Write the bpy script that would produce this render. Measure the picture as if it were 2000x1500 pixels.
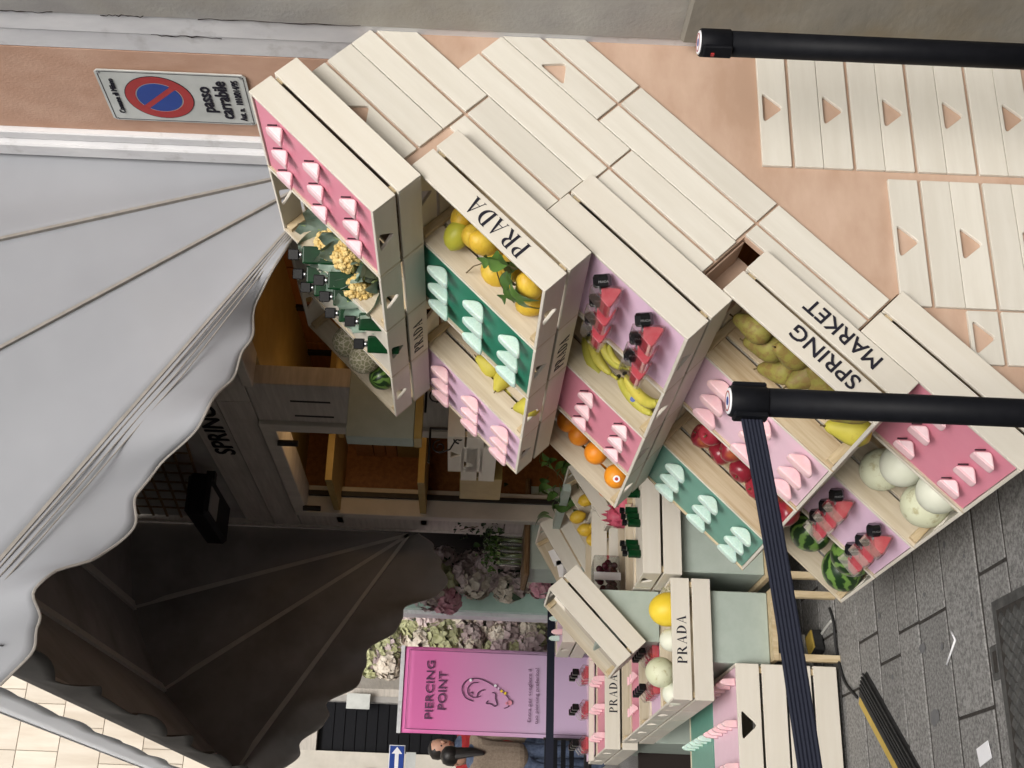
import bpy, bmesh, math, random
from math import sin, cos, pi, radians
from mathutils import Vector, Matrix
from mathutils.geometry import tessellate_polygon
random.seed(7)
for o in list(bpy.data.objects): bpy.data.objects.remove(o)
S = bpy.context.scene
COL = S.collection
# ------------------------------------------------------------------ camera (the phone was held sideways)
F_PX, PX, PY = 2350.0, 746.8, 935.66
YAW, PITCH, ROLL, CAMZ = 0.396076, -0.005691, 0.041842, 1.55
_f = Vector((sin(YAW), cos(YAW), 0)); _r = Vector((cos(YAW), -sin(YAW), 0)); _u = Vector((0, 0, 1))
CF = _f*cos(PITCH) + _u*sin(PITCH); _u2 = _u*cos(PITCH) - _f*sin(PITCH)
CR = _r*cos(ROLL) + _u2*sin(ROLL); CU = _u2*cos(ROLL) - _r*sin(ROLL)
cam = bpy.data.cameras.new('camera'); cam_o = bpy.data.objects.new('camera', cam); COL.objects.link(cam_o)
S.camera = cam_o
cam.sensor_width = 36; cam.lens = F_PX/2000*36; cam.clip_start = 0.05; cam.clip_end = 400
cam.shift_x = (1000-PY)/2000; cam.shift_y = 0.0016
m3 = Matrix((-CU, CR, -CF)).transposed()
cam_o.matrix_world = Matrix.Translation((0, 0, CAMZ)) @ m3.to_4x4()
S.render.resolution_x = 1024; S.render.resolution_y = 768
# ------------------------------------------------------------------ sky, sun, exposure (overcast street)
SUN_EL, SUN_AZ = 36.0, 203.0      # light arrives from behind the camera and a little from the left
W = bpy.data.worlds.new('World'); S.world = W; W.use_nodes = True
wn = W.node_tree.nodes; wl = W.node_tree.links
sky = wn.new('ShaderNodeTexSky'); sky.sky_type = 'NISHITA'; sky.sun_disc = False
sky.sun_elevation = radians(SUN_EL); sky.sun_rotation = radians(SUN_AZ)
sky.air_density = 1.0; sky.dust_density = 6.0; sky.ozone_density = 1.0
bg = wn['Background']; bg.inputs['Strength'].default_value = 0.105
hs = wn.new('ShaderNodeHueSaturation'); hs.inputs['Saturation'].default_value = 0.32
wl.new(sky.outputs['Color'], hs.inputs['Color']); wl.new(hs.outputs['Color'], bg.inputs['Color'])
sun = bpy.data.lights.new('sun', 'SUN'); sun.energy = 1.5; sun.angle = radians(34); sun.color = (1, .97, .92)
sun_o = bpy.data.objects.new('sun', sun); COL.objects.link(sun_o)
az = radians(SUN_AZ); el = radians(SUN_EL)
sdir = Vector((sin(az)*cos(el), cos(az)*cos(el), sin(el)))
sun_o.rotation_euler = sdir.to_track_quat('Z', 'Y').to_euler(); sun_o.location = sdir*30
S.view_settings.view_transform = 'Standard'; S.view_settings.look = 'None'
S.view_settings.gamma = 1; S.view_settings.use_curve_mapping = False
S.view_settings.exposure = 0.36
cy_ = S.cycles
cy_.max_bounces = 6; cy_.diffuse_bounces = 3; cy_.glossy_bounces = 3; cy_.transmission_bounces = 6; cy_.transparent_max_bounces = 10; cy_.caustics_reflective = False; cy_.caustics_refractive = False
# ------------------------------------------------------------------ placing helpers: photograph pixel -> point on a known real plane
def ray(x, y):
    return CR*((1500-y)-PX)/F_PX - CU*(x-PY)/F_PX + CF
def onY(x, y, Y): d = ray(x, y); p = d*(Y/d.y); return Vector((p.x, p.y, p.z+CAMZ))
def onX(x, y, X): d = ray(x, y); p = d*(X/d.x); return Vector((p.x, p.y, p.z+CAMZ))
def onZ(x, y, Z): d = ray(x, y); p = d*((Z-CAMZ)/d.z); return Vector((p.x, p.y, p.z+CAMZ))
# ------------------------------------------------------------------ materials
MATS = {}
def nd(nt, typ, **kw):
    n = nt.nodes.new(typ)
    for k, v in kw.items():
        if k in n.inputs: n.inputs[k].default_value = v
        else: setattr(n, k, v)
    return n
def rgba(c): return (c[0], c[1], c[2], 1)
def mat(name, c1, c2=None, rough=.6, scale=8, stretch=(1, 1, 1), detail=4, bump=0, bscale=None, rand=0, spec=.4, coat=0, trans=0, ior=1.45, metal=0, emit=None, estr=0, sss=0, lo=.35, hi=.65, extra=None, coord='Object', sheen=0, dist=.002):
    """noise between two colours, per-object brightness scatter, bump"""
    if name in MATS: return MATS[name]
    m = bpy.data.materials.new(name); m.use_nodes = True; MATS[name] = m
    nt = m.node_tree; b = nt.nodes['Principled BSDF']; L = nt.links.new
    b.inputs['Roughness'].default_value = rough; b.inputs['Specular IOR Level'].default_value = spec
    b.inputs['Coat Weight'].default_value = coat; b.inputs['Transmission Weight'].default_value = trans
    b.inputs['IOR'].default_value = ior; b.inputs['Metallic'].default_value = metal
    b.inputs['Sheen Weight'].default_value = sheen
    if sss:
        b.inputs['Subsurface Weight'].default_value = sss; b.inputs['Subsurface Radius'].default_value = (.01, .006, .003)
    b.inputs['Base Color'].default_value = rgba(c1)
    if emit: b.inputs['Emission Color'].default_value = rgba(emit); b.inputs['Emission Strength'].default_value = estr
    col = None
    tc = nd(nt, 'ShaderNodeTexCoord'); mp = nd(nt, 'ShaderNodeMapping'); mp.inputs['Scale'].default_value = stretch
    L(tc.outputs[coord], mp.inputs['Vector'])
    vec = mp.outputs['Vector']
    oi = nd(nt, 'ShaderNodeObjectInfo')
    if coord == 'Object':
        ad = nd(nt, 'ShaderNodeVectorMath', operation='MULTIPLY_ADD')
        L(oi.outputs['Random'], ad.inputs[0]); ad.inputs[1].default_value = (37, 11, 23); L(vec, ad.inputs[2]); vec = ad.outputs[0]
    if c2 is not None:
        nz = nd(nt, 'ShaderNodeTexNoise', Scale=scale, Detail=detail, Roughness=.62); L(vec, nz.inputs['Vector'])
        rp = nd(nt, 'ShaderNodeValToRGB'); rp.color_ramp.elements[0].position = lo; rp.color_ramp.elements[1].position = hi
        rp.color_ramp.elements[0].color = rgba(c1); rp.color_ramp.elements[1].color = rgba(c2)
        L(nz.outputs['Fac'], rp.inputs['Fac']); col = rp.outputs['Color']
    if extra: col = extra(nt, vec, col, tc)
    if rand:
        mr = nd(nt, 'ShaderNodeMapRange'); mr.inputs['To Min'].default_value = 1-rand; mr.inputs['To Max'].default_value = 1+rand
        L(oi.outputs['Random'], mr.inputs['Value'])
        h = nd(nt, 'ShaderNodeHueSaturation'); L(mr.outputs['Result'], h.inputs['Value'])
        if col: L(col, h.inputs['Color'])
        else: h.inputs['Color'].default_value = rgba(c1)
        col = h.outputs['Color']
    if col: L(col, b.inputs['Base Color'])
    if bump:
        nb = nd(nt, 'ShaderNodeTexNoise', Scale=bscale or scale*4, Detail=2); L(vec, nb.inputs['Vector'])
        bp = nd(nt, 'ShaderNodeBump', Strength=bump, Distance=dist); L(nb.outputs['Fac'], bp.inputs['Height']); L(bp.outputs['Normal'], b.inputs['Normal'])
    return m
def grime(amount, scale, dark, thr=(.55, .75)):
    def f(nt, vec, col, tc):
        n = nd(nt, 'ShaderNodeTexNoise', Scale=scale, Detail=4, Roughness=.65); nt.links.new(tc.outputs['Object'], n.inputs['Vector'])
        mr = nd(nt, 'ShaderNodeMapRange'); mr.inputs['From Min'].default_value = thr[0]; mr.inputs['From Max'].default_value = thr[1]; mr.inputs['To Max'].default_value = amount
        nt.links.new(n.outputs['Fac'], mr.inputs['Value'])
        mx = nd(nt, 'ShaderNodeMixRGB'); nt.links.new(mr.outputs['Result'], mx.inputs['Fac']); nt.links.new(col, mx.inputs['Color1']); mx.inputs['Color2'].default_value = rgba(dark)
        return mx.outputs['Color']
    return f
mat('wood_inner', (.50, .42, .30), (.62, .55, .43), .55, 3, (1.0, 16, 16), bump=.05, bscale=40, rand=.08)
mat('plinth_stone', (.17, .16, .14), (.26, .245, .21), .8, 4, (1, .5, 1), bump=.6, bscale=60, extra=grime(.7, 1.8, (.20, .15, .08), (.5, .72)))
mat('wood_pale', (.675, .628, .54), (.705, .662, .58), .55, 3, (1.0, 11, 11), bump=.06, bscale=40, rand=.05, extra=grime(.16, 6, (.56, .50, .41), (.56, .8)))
mat('wood_edge', (.58, .49, .36), (.68, .60, .47), .6, 60, (1, 1, 6), rand=.06)
mat('wood_pine', (.40, .28, .15), (.62, .51, .35), .55, 3, (1.0, 18, 18), detail=8, bump=.1, bscale=50, rand=.12, lo=.3, hi=.62)
mat('wood_post', (.46, .35, .20), (.60, .49, .32), .6, 6, (10, 10, 1.5), rand=.1)
mat('ply_peach', (.45, .30, .215), (.56, .40, .305), .6, 2.8, (1, 1, 2.6), detail=7, bump=.08, bscale=70, extra=grime(.35, 3.0, (.64, .47, .36), (.5, .72)))
mat('relief_wood', (.635, .60, .525), (.68, .648, .575), .55, 3, (1.0, 10, 10), bump=.05, bscale=40, rand=.05, extra=grime(.2, 6, (.58, .53, .45), (.55, .8)))
mat('pink', (.70, .25, .335), (.72, .265, .35), .45, 20, rand=.03)
mat('lilac', (.74, .52, .68), (.77, .55, .71), .45, 20, rand=.03)
mat('rose', (.80, .56, .66), (.83, .59, .69), .45, 20, rand=.03)
mat('emerald', (.03, .21, .13), (.035, .24, .15), .4, 20, rand=.04)
mat('jade', (.125, .31, .245), (.14, .335, .265), .4, 20, rand=.04)
mat('mint', (.56, .74, .66), (.66, .82, .74), .38, 160, detail=3, rand=.04, sss=.15)
mat('blush', (.82, .53, .56), (.87, .61, .63), .36, 30, rand=.05, sss=.15)
mat('shell', (.84, .54, .58), (.88, .62, .65), .3, 30, rand=.04, coat=.3)
mat('shell_face', (.88, .74, .76), (.93, .80, .82), .3, 60, rand=.04, coat=.2)
mat('slot', (.05, .02, .03), rough=.8)
mat('slot_green', (.004, .03, .02), rough=.8)
mat('black_gloss', (.007, .007, .008), rough=.25, spec=.35, coat=.1)
mat('black_matte', (.0045, .005, .007), (.007, .0075, .010), .55, 30, bump=.05, spec=.18)
mat('black_belt', (.008, .010, .022), (.013, .016, .032), .75, 80, (1, 12, 12), bump=.25, bscale=60)
mat('black_iron', (.012, .011, .011), (.025, .022, .02), .5, 20, bump=.2)
mat('ink', (.012, .011, .02), rough=.7)
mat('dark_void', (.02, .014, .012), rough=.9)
def clear_mat(name, tint, gloss=.35, power=1.4):
    m = bpy.data.materials.new(name); m.use_nodes = True; MATS[name] = m; nt = m.node_tree; out = nt.nodes['Material Output']; nt.nodes.remove(nt.nodes['Principled BSDF'])
    tr_ = nd(nt, 'ShaderNodeBsdfTransparent'); tr_.inputs['Color'].default_value = rgba(tint); gl_ = nd(nt, 'ShaderNodeBsdfGlossy'); gl_.inputs['Roughness'].default_value = .05
    lw = nd(nt, 'ShaderNodeLayerWeight'); lw.inputs['Blend'].default_value = gloss; ma = nd(nt, 'ShaderNodeMath', operation='MULTIPLY_ADD'); ma.inputs[1].default_value = .8; ma.inputs[2].default_value = .06; nt.links.new(lw.outputs['Facing'], ma.inputs[0])
    mx = nd(nt, 'ShaderNodeMixShader'); nt.links.new(ma.outputs[0], mx.inputs[0]); nt.links.new(tr_.outputs[0], mx.inputs[1]); nt.links.new(gl_.outputs[0], mx.inputs[2]); nt.links.new(mx.outputs[0], out.inputs['Surface'])
clear_mat('glass', (.97, .955, .96), .30)
clear_mat('glass_thin', (.96, .98, .97), .25)
mat('juice', (.84, .13, .17), (.88, .22, .25), .1, 40, spec=.5, coat=.8)
_nt = MATS['juice'].node_tree; _t = nd(_nt, 'ShaderNodeBsdfTransparent'); _t.inputs['Color'].default_value = (.97, .40, .45, 1); _x = nd(_nt, 'ShaderNodeMixShader'); _x.inputs[0].default_value = .62
_nt.links.new(_t.outputs[0], _x.inputs[1]); _nt.links.new(_nt.nodes['Principled BSDF'].outputs[0], _x.inputs[2]); _nt.links.new(_x.outputs[0], _nt.nodes['Material Output'].inputs['Surface'])
mat('green_glass', (.002, .026, .008), (.004, .04, .012), .1, 30, spec=.22)
mat('plinth', (.36, .42, .37), (.40, .46, .41), .6, 14, bump=.05, rand=.03)
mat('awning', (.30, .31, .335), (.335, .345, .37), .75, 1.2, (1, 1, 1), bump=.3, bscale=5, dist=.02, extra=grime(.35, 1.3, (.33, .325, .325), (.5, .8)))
mat('valance_dark', (.05, .047, .044), (.065, .06, .056), .8, 10)  # awning cloth darkened: shade of the front valance is put into the colour
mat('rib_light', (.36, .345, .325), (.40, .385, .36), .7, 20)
mat('awning_lining', (.185, .178, .172), (.225, .217, .21), .85, 2.5, bump=.12, bscale=220, extra=grime(.5, 1.7, (.07, .06, .055), (.5, .75)))  # same cloth seen from below, its shade painted in as a darker tone
mat('awning_seam', (.27, .25, .225), (.33, .305, .275), .8, 30)
mat('wall_peach', (.50, .30, .21), (.60, .39, .29), .85, 6, (1, 1, .6), bump=.5, bscale=160, extra=grime(.55, 2.8, (.40, .25, .18), (.48, .72)))
mat('white_paint', (.60, .60, .62), (.72, .72, .73), .7, 7, (1, 1, .5), bump=.35, bscale=60, extra=grime(.55, 9, (.40, .39, .38), (.58, .72)))
mat('plaster_grey', (.30, .29, .28), (.38, .37, .35), .85, 5, bump=.5, bscale=90, extra=grime(.5, 1.6, (.30, .26, .18), (.5, .75)))
mat('travertine', (.42, .39, .35), (.54, .50, .45), .55, 5, (1, .6, 9), bump=.15, bscale=30, extra=grime(.4, 3, (.28, .24, .2)))
mat('travertine_light', (.52, .49, .43), (.62, .58, .51), .6, 3, (1, 3, 1), bump=.1, extra=grime(.4, 2, (.42, .37, .30)))
mat('int_wood', (.20, .075, .018), (.32, .13, .035), .42, 4, (8, .8, 8), detail=8, bump=.05, rand=.12)
mat('int_yellow', (.34, .24, .07), (.40, .29, .10), .5, 10, rand=.06)
mat('int_board', (.42, .19, .07), (.52, .25, .10), .5, 4, (1, 8, 8), rand=.1)
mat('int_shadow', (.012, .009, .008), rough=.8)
mat('sign_white', (.50, .52, .50), (.58, .60, .58), .4, 9, extra=grime(.35, 6, (.36, .38, .36)))
mat('sign_red', (.36, .03, .03), (.42, .04, .04), .4, 9)
mat('sign_blue', (.015, .05, .26), (.02, .06, .30), .4, 9)
mat('steel', (.55, .55, .56), rough=.35, metal=1)
mat('mirror', (.92, .94, .95), rough=.02, metal=1)
mat('paper', (.80, .80, .83), (.86, .86, .88), .8, 12)
mat('leaf', (.045, .10, .02), (.10, .19, .04), .4, 12, rand=.25, coat=.15)
mat('leaf_dark', (.012, .035, .012), (.03, .07, .022), .5, 14, rand=.3)
mat('tile_joint', (.36, .31, .25), rough=.9)
mat('leaf_blue', (.17, .25, .20), (.31, .39, .33), .55, 18, rand=.2)
mat('leaf_rib', (.26, .36, .14), (.38, .46, .24), .5, 18)
mat('twig', (.10, .07, .03), (.15, .11, .05), .8, 20)
mat('lemon', (.54, .32, .02), (.72, .50, .06), .42, 14, extra=grime(.6, 60, (.30, .24, .05), (.62, .72)), bump=.9, bscale=160, rand=.08, sss=.1, dist=.001)
mat('lemon_green', (.38, .40, .04), (.56, .50, .06), .42, 5, bump=.5, bscale=160, sss=.1, dist=.001)
mat('orange', (.72, .21, .012), (.80, .29, .02), .42, 5, bump=.6, bscale=190, rand=.06, sss=.1, dist=.001)
mat('banana', (.36, .37, .05), (.56, .47, .08), .5, 6, rand=.08, extra=grime(.7, 45, (.16, .10, .03), (.66, .74)))
mat('banana_tip', (.03, .025, .015), rough=.8)
mat('pear', (.20, .18, .04), (.32, .29, .065), .6, 7, rand=.12, extra=grime(.75, 60, (.20, .115, .04), (.42, .60)), bump=.06)
mat('pear_yellow', (.48, .42, .05), (.60, .53, .09), .55, 7, extra=grime(.5, 30, (.32, .19, .05), (.58, .72)))
mat('apple', (.17, .008, .02), (.32, .025, .04), .3, 4, (1, 1, .6), rand=.12, coat=.3, extra=grime(.75, 5, (.72, .30, .07), (.55, .75)))
mat('honeydew', (.60, .62, .42), (.72, .73, .56), .5, 4, bump=.15, bscale=50, extra=grime(.8, 30, (.42, .38, .2), (.56, .68)))
mat('honeydew_pale', (.66, .68, .55), (.74, .75, .64), .5, 4, bump=.1, extra=grime(.5, 10, (.5, .47, .3), (.66, .75)))
mat('melon_yellow', (.76, .54, .03), (.82, .62, .06), .45, 5, bump=.3, bscale=20)
mat('cauli', (.62, .43, .14), (.76, .60, .28), .75, 30, bump=.7, bscale=240, rand=.04)
mat('dragon', (.52, .07, .13), (.62, .15, .20), .5, 8, rand=.1)
mat('grape', (.045, .006, .014), (.10, .012, .03), .25, 10, rand=.3)
mat('stone_slab', (.13, .127, .123), (.30, .295, .285), .85, 95, detail=4, bump=.35, bscale=150, rand=.10, lo=.36, hi=.62, extra=grime(.4, 2.2, (.13, .125, .118), (.5, .75)))
mat('stone_patch', (.13, .13, .135), (.16, .16, .165), .9, 30)
mat('joint', (.03, .026, .024), (.05, .045, .04), .95, 40)
mat('cast_iron', (.05, .05, .049), (.09, .09, .088), .6, 30, bump=.4, bscale=90)
mat('yellow_rubber', (.46, .32, .06), (.55, .39, .09), .6, 20, bump=.1)
mat('rubber', (.018, .018, .019), (.03, .03, .031), .7, 30, bump=.2)
mat('cable_white', (.50, .50, .47), rough=.5)
mat('banner_cloth', (.55, .06, .28), rough=.55)
mat('terracotta', (.20, .03, .015), (.26, .05, .02), .7, 10, bump=.2)
mat('bark', (.11, .06, .025), (.22, .14, .07), .85, 8, (1, 12, 12), bump=.6)
mat('mint_wall', (.42, .60, .52), (.46, .64, .56), .5, 12)
mat('jeans', (.05, .07, .12), (.10, .13, .20), .85, 30)
mat('coat', (.20, .155, .115), (.27, .215, .165), .9, 60, bump=.5, bscale=300)
mat('hair', (.008, .007, .007), (.02, .017, .015), .45, 40, (1, 1, .1), bump=.4, bscale=80)
mat('skin', (.44, .24, .17), (.50, .29, .21), .5, 9, sss=.2)
mat('red_cloth', (.28, .015, .02), (.34, .03, .03), .85, 30)
mat('blue_cloth', (.02, .03, .10), (.03, .045, .14), .85, 30)
mat('tile_pale', (.62, .54, .44), (.74, .67, .57), .6, 6, (1, 1, .15), rand=.07)
for k, (a, b_) in dict(petal_mauve=((.45, .34, .34), (.66, .56, .54)), petal_cream=((.56, .48, .38), (.76, .70, .60)), petal_lime=((.40, .41, .20), (.60, .61, .38)), petal_pink=((.55, .22, .29), (.68, .40, .44))).items():
    mat(k, a, b_, .8, 25, rand=.15)
def banner_grad(nt, vec, col, tc):
    sp = nd(nt, 'ShaderNodeSeparateXYZ'); nt.links.new(tc.outputs['Object'], sp.inputs[0])
    mr = nd(nt, 'ShaderNodeMapRange'); mr.inputs['From Min'].default_value = .7; mr.inputs['From Max'].default_value = 2.0
    nt.links.new(sp.outputs['Z'], mr.inputs['Value'])
    rp = nd(nt, 'ShaderNodeValToRGB'); rp.color_ramp.elements[0].color = (.58, .42, .60, 1); rp.color_ramp.elements[1].color = (.68, .16, .40, 1)
    rp.color_ramp.elements[0].position = .1; rp.color_ramp.elements[1].position = .85
    nt.links.new(mr.outputs['Result'], rp.inputs['Fac']); return rp.outputs['Color']
mat('banner_print', (.6, .1, .3), (.6, .1, .3), .5, extra=banner_grad)
def melon_stripes(nt, vec, col, tc):
    sp = nd(nt, 'ShaderNodeSeparateXYZ'); nt.links.new(tc.outputs['Object'], sp.inputs[0])
    at = nd(nt, 'ShaderNodeMath', operation='ARCTAN2'); nt.links.new(sp.outputs['Y'], at.inputs[0]); nt.links.new(sp.outputs['X'], at.inputs[1])
    n = nd(nt, 'ShaderNodeTexNoise', Scale=26, Detail=6); nt.links.new(tc.outputs['Object'], n.inputs['Vector'])
    m1 = nd(nt, 'ShaderNodeMath', operation='MULTIPLY_ADD'); nt.links.new(n.outputs['Fac'], m1.inputs[0]); m1.inputs[1].default_value = 1.1; nt.links.new(at.outputs[0], m1.inputs[2])
    m2 = nd(nt, 'ShaderNodeMath', operation='MULTIPLY'); nt.links.new(m1.outputs[0], m2.inputs[0]); m2.inputs[1].default_value = 9.0
    s = nd(nt, 'ShaderNodeMath', operation='SINE'); nt.links.new(m2.outputs[0], s.inputs[0])
    rp = nd(nt, 'ShaderNodeValToRGB'); e = rp.color_ramp.elements; e[0].position = .42; e[0].color = (.012, .035, .010, 1); e[1].position = .8; e[1].color = (.13, .24, .05, 1)
    mr = nd(nt, 'ShaderNodeMapRange'); mr.inputs['From Min'].default_value = -1; nt.links.new(s.outputs[0], mr.inputs['Value']); nt.links.new(mr.outputs['Result'], rp.inputs['Fac'])
    return rp.outputs['Color']
mat('watermelon', (.02, .06, .02), (.03, .08, .02), .35, 6, coat=.25, extra=melon_stripes)
def net(nt, vec, col, tc):
    v = nd(nt, 'ShaderNodeTexVoronoi', Scale=55, feature='DISTANCE_TO_EDGE'); nt.links.new(tc.outputs['Object'], v.inputs['Vector'])
    rp = nd(nt, 'ShaderNodeValToRGB'); e = rp.color_ramp.elements; e[0].position = .02; e[0].color = (.50, .45, .35, 1); e[1].position = .12; e[1].color = (.22, .21, .12, 1)
    nt.links.new(v.outputs['Distance'], rp.inputs['Fac']); return rp.outputs['Color']
mat('cantaloupe', (.3, .3, .2), (.3, .3, .2), .7, 6, extra=net, bump=.3, bscale=60)
# ------------------------------------------------------------------ geometry helpers
def mesh_obj(name, me, m, parent=None, M=None, smooth=False):
    o = bpy.data.objects.new(name, me); COL.objects.link(o)
    if m and not me.materials: me.materials.append(MATS[m])
    elif m and me.materials[0] != MATS[m]:
        o.material_slots[0].link = 'OBJECT'; o.material_slots[0].material = MATS[m]
    if M is not None: o.matrix_world = M
    if parent:
        o.parent = parent
        if M is not None: o.matrix_basis = M
    if smooth:
        for p in me.polygons: p.use_smooth = True
    return o
def thing(name, label, cat, group=None, M=None):
    o = bpy.data.objects.new(name, None); COL.objects.link(o); o.empty_display_size = .05
    if M is not None: o.matrix_world = M
    return tag(o, label, cat, group)
def tag(o, label, cat, group=None):
    o['label'] = label; o['category'] = cat
    if group: o['group'] = group
    return o
def struct(o): o['kind'] = 'structure'; return o
def T(*v): return Matrix.Translation(Vector(v if len(v) == 3 else v[0]))
def RX(a): return Matrix.Rotation(a, 4, 'X')
def RY(a): return Matrix.Rotation(a, 4, 'Y')
def RZ(a): return Matrix.Rotation(a, 4, 'Z')
def SC(x, y=None, z=None):
    y = x if y is None else y; z = x if z is None else z
    return Matrix.Diagonal((x, y, z, 1))
def frame(o, x, y, z):
    M = Matrix((x, y, z)).transposed().to_4x4(); M.translation = o; return M
class MB:
    def __init__(s): s.v = []; s.f = []; s.mi = []; s.cur = 0
    def add(s, vs, fs, M=None):
        n = len(s.v); s.v += [(M @ Vector(v)) if M is not None else Vector(v) for v in vs]
        s.f += [tuple(n+i for i in f) for f in fs]; s.mi += [s.cur]*len(fs); return s
    def box(s, x0, x1, y0, y1, z0, z1, M=None):
        return s.add([(x0,y0,z0),(x1,y0,z0),(x1,y1,z0),(x0,y1,z0),(x0,y0,z1),(x1,y0,z1),(x1,y1,z1),(x0,y1,z1)],
                     [(0,3,2,1),(4,5,6,7),(0,1,5,4),(1,2,6,5),(2,3,7,6),(3,0,4,7)], M)
    def prism(s, outer, t0, t1, holes=(), M=None):
        """2-D outline (x, z) with holes, thickness along y from t0 to t1"""
        loops = [list(outer)]+[list(h) for h in holes]
        flat = [p for l in loops for p in l]; n = len(flat)
        tr = tessellate_polygon([[Vector((p[0], p[1], 0)) for p in l] for l in loops])
        vs = [(p[0], t0, p[1]) for p in flat]+[(p[0], t1, p[1]) for p in flat]
        fs = []
        for a, b, c in tr:
            A, B, C = (Vector(flat[i]) for i in (a, b, c))
            if (B-A).cross(C-A) < 0: b, c = c, b
            fs += [(a, b, c), (c+n, b+n, a+n)]
        k = 0
        for li, l in enumerate(loops):
            ar = sum(l[i][0]*l[(i+1) % len(l)][1]-l[(i+1) % len(l)][0]*l[i][1] for i in range(len(l)))
            ccw = (ar > 0) == (li == 0)
            for i in range(len(l)):
                a, b = k+i, k+(i+1) % len(l)
                fs.append((b, a, a+n, b+n) if ccw else (a, b, b+n, a+n))
            k += len(l)
        return s.add(vs, fs, M)
    def tube(s, pts, rad, n=8, cap=True):
        pts = [Vector(p) for p in pts]; rings = []; up = None
        for i, p in enumerate(pts):
            d = (pts[min(i+1, len(pts)-1)]-pts[max(i-1, 0)]).normalized()
            if up is None: up = Vector((0, 0, 1)) if abs(d.z) < .9 else Vector((1, 0, 0))
            a = d.cross(up).normalized(); b = a.cross(d); up = b
            r = rad[i] if isinstance(rad, (list, tuple)) else rad
            rings.append([p+(a*cos(2*pi*k/n)+b*sin(2*pi*k/n))*r for k in range(n)])
        vs = [v for r in rings for v in r]; fs = []
        for i in range(len(pts)-1):
            for k in range(n):
                a, b = i*n+k, i*n+(k+1) % n; fs.append((a, b, b+n, a+n))
        if cap: fs += [tuple(range(n))[::-1], tuple((len(pts)-1)*n+k for k in range(n))]
        return s.add(vs, fs)
    def lathe(s, prof, n=24, M=None, jit=None):
        vs = []; fs = []
        for (r, z) in prof:
            for k in range(n):
                a = 2*pi*k/n; q = 1+(jit(a, z) if jit else 0); vs.append((r*q*cos(a), r*q*sin(a), z))
        for i in range(len(prof)-1):
            for k in range(n):
                a, b = i*n+k, i*n+(k+1) % n; fs.append((a, b, b+n, a+n))
        fs += [tuple(range(n))[::-1], tuple((len(prof)-1)*n+k for k in range(n))]
        return s.add(vs, fs, M)
    def mesh(s, name, smooth=False):
        me = bpy.data.meshes.new(name); me.from_pydata([tuple(v) for v in s.v], [], s.f); me.update()
        if any(s.mi):
            me.polygons.foreach_set('material_index', s.mi)
        if smooth: me.polygons.foreach_set('use_smooth', [True]*len(me.polygons))
        return me
    def build(s, name, m, parent=None, M=None, smooth=False, bevel=0):
        me = s.mesh(name, smooth)
        if bevel: bevel_mesh(me, bevel)
        return mesh_obj(name, me, m, parent, M)
def bevel_mesh(me, w, seg=1):
    bm = bmesh.new(); bm.from_mesh(me); bmesh.ops.remove_doubles(bm, verts=bm.verts, dist=1e-6)
    ed = [e for e in bm.edges if len(e.link_faces) == 2 and e.calc_face_angle(0) > .6]
    bmesh.ops.bevel(bm, geom=ed, offset=w, segments=seg, affect='EDGES', profile=.6, clamp_overlap=True)
    bm.to_mesh(me); bm.free()
CACHE = {}
def tri_hole(cx, top, half, depth, n=3, r=.16):
    P = [Vector((cx-half, top)), Vector((cx, top-depth)), Vector((cx+half, top))]; out = []
    for i in range(3):
        a, b, c = P[i-1], P[i], P[(i+1) % 3]
        s, e = b+(a-b)*r, b+(c-b)*r
        for k in range(n+1):
            t = k/n; out.append((s*(1-t)**2+b*2*t*(1-t)+e*t*t)[:])
    return out
def board_mesh(l, t, h, tri=False):
    """plank: length on x (centred), thickness on y (centred), height on z from 0"""
    key = ('board', round(l, 4), round(t, 4), round(h, 4), tri)
    if key not in CACHE:
        b = MB(); out = [(-l/2, 0), (l/2, 0), (l/2, h), (-l/2, h)]
        b.prism(out, -t/2, t/2, [tri_hole(0, h*.84, h*.62, h*.66)] if tri else [])
        me = b.mesh('board'); bevel_mesh(me, .0012); me.materials.append(MATS['wood_pale']); CACHE[key] = me
    return CACHE[key]
def box_mesh(l, w, h, m, bev=.001):
    key = ('box', round(l, 4), round(w, 4), round(h, 4), m)
    if key not in CACHE:
        me = MB().box(-l/2, l/2, -w/2, w/2, 0, h).mesh('piece')
        if bev: bevel_mesh(me, bev)
        me.materials.append(MATS[m]); CACHE[key] = me
    return CACHE[key]
def child(name, me, parent, M):
    o = bpy.data.objects.new(name, me); COL.objects.link(o); o.parent = parent; o.matrix_basis = M; return o
TH = .010
def make_crate(label, M, L=.5, W=.36, H=.165, group='wooden fruit crates', floor=True, posts=True, name='crate', back=True, tri_front=False, inner='wood_inner'):
    """open slatted crate; x = long side, y = depth, z = up towards the open rim"""
    t = thing(name, label, 'crate', group, M)
    hb = (H-.011)/2
    for z in (0, H-hb):
        child('board', board_mesh(L, TH, hb, tri_front and z > 0), t, T(L/2, TH/2, z))
        if back:
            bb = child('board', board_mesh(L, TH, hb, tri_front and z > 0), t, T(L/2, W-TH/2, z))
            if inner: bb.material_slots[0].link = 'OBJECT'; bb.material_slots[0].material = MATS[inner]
        for x in (TH/2, L-TH/2):
            child('side_board', board_mesh(W-2*TH-.001, TH, hb, z > 0 and not tri_front), t, T(x, W/2, z) @ RZ(pi/2))
    if posts:
        for x in (TH+.0135, L-TH-.0135):
            for y in (TH+.0095, W-TH-.0095):
                child('corner_post', box_mesh(.024, .017, H-.012, 'wood_post'), t, T(x, y, .004))
    if floor:
        n = 3; w = (W-2*TH-.004)/n
        for i in range(n):
            child('floor_slat', box_mesh(L-2*TH-.004, w-.007, .006, 'wood_pine'), t, T(L/2, TH+.002+w*(i+.5), .0005))
    return t
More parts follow.
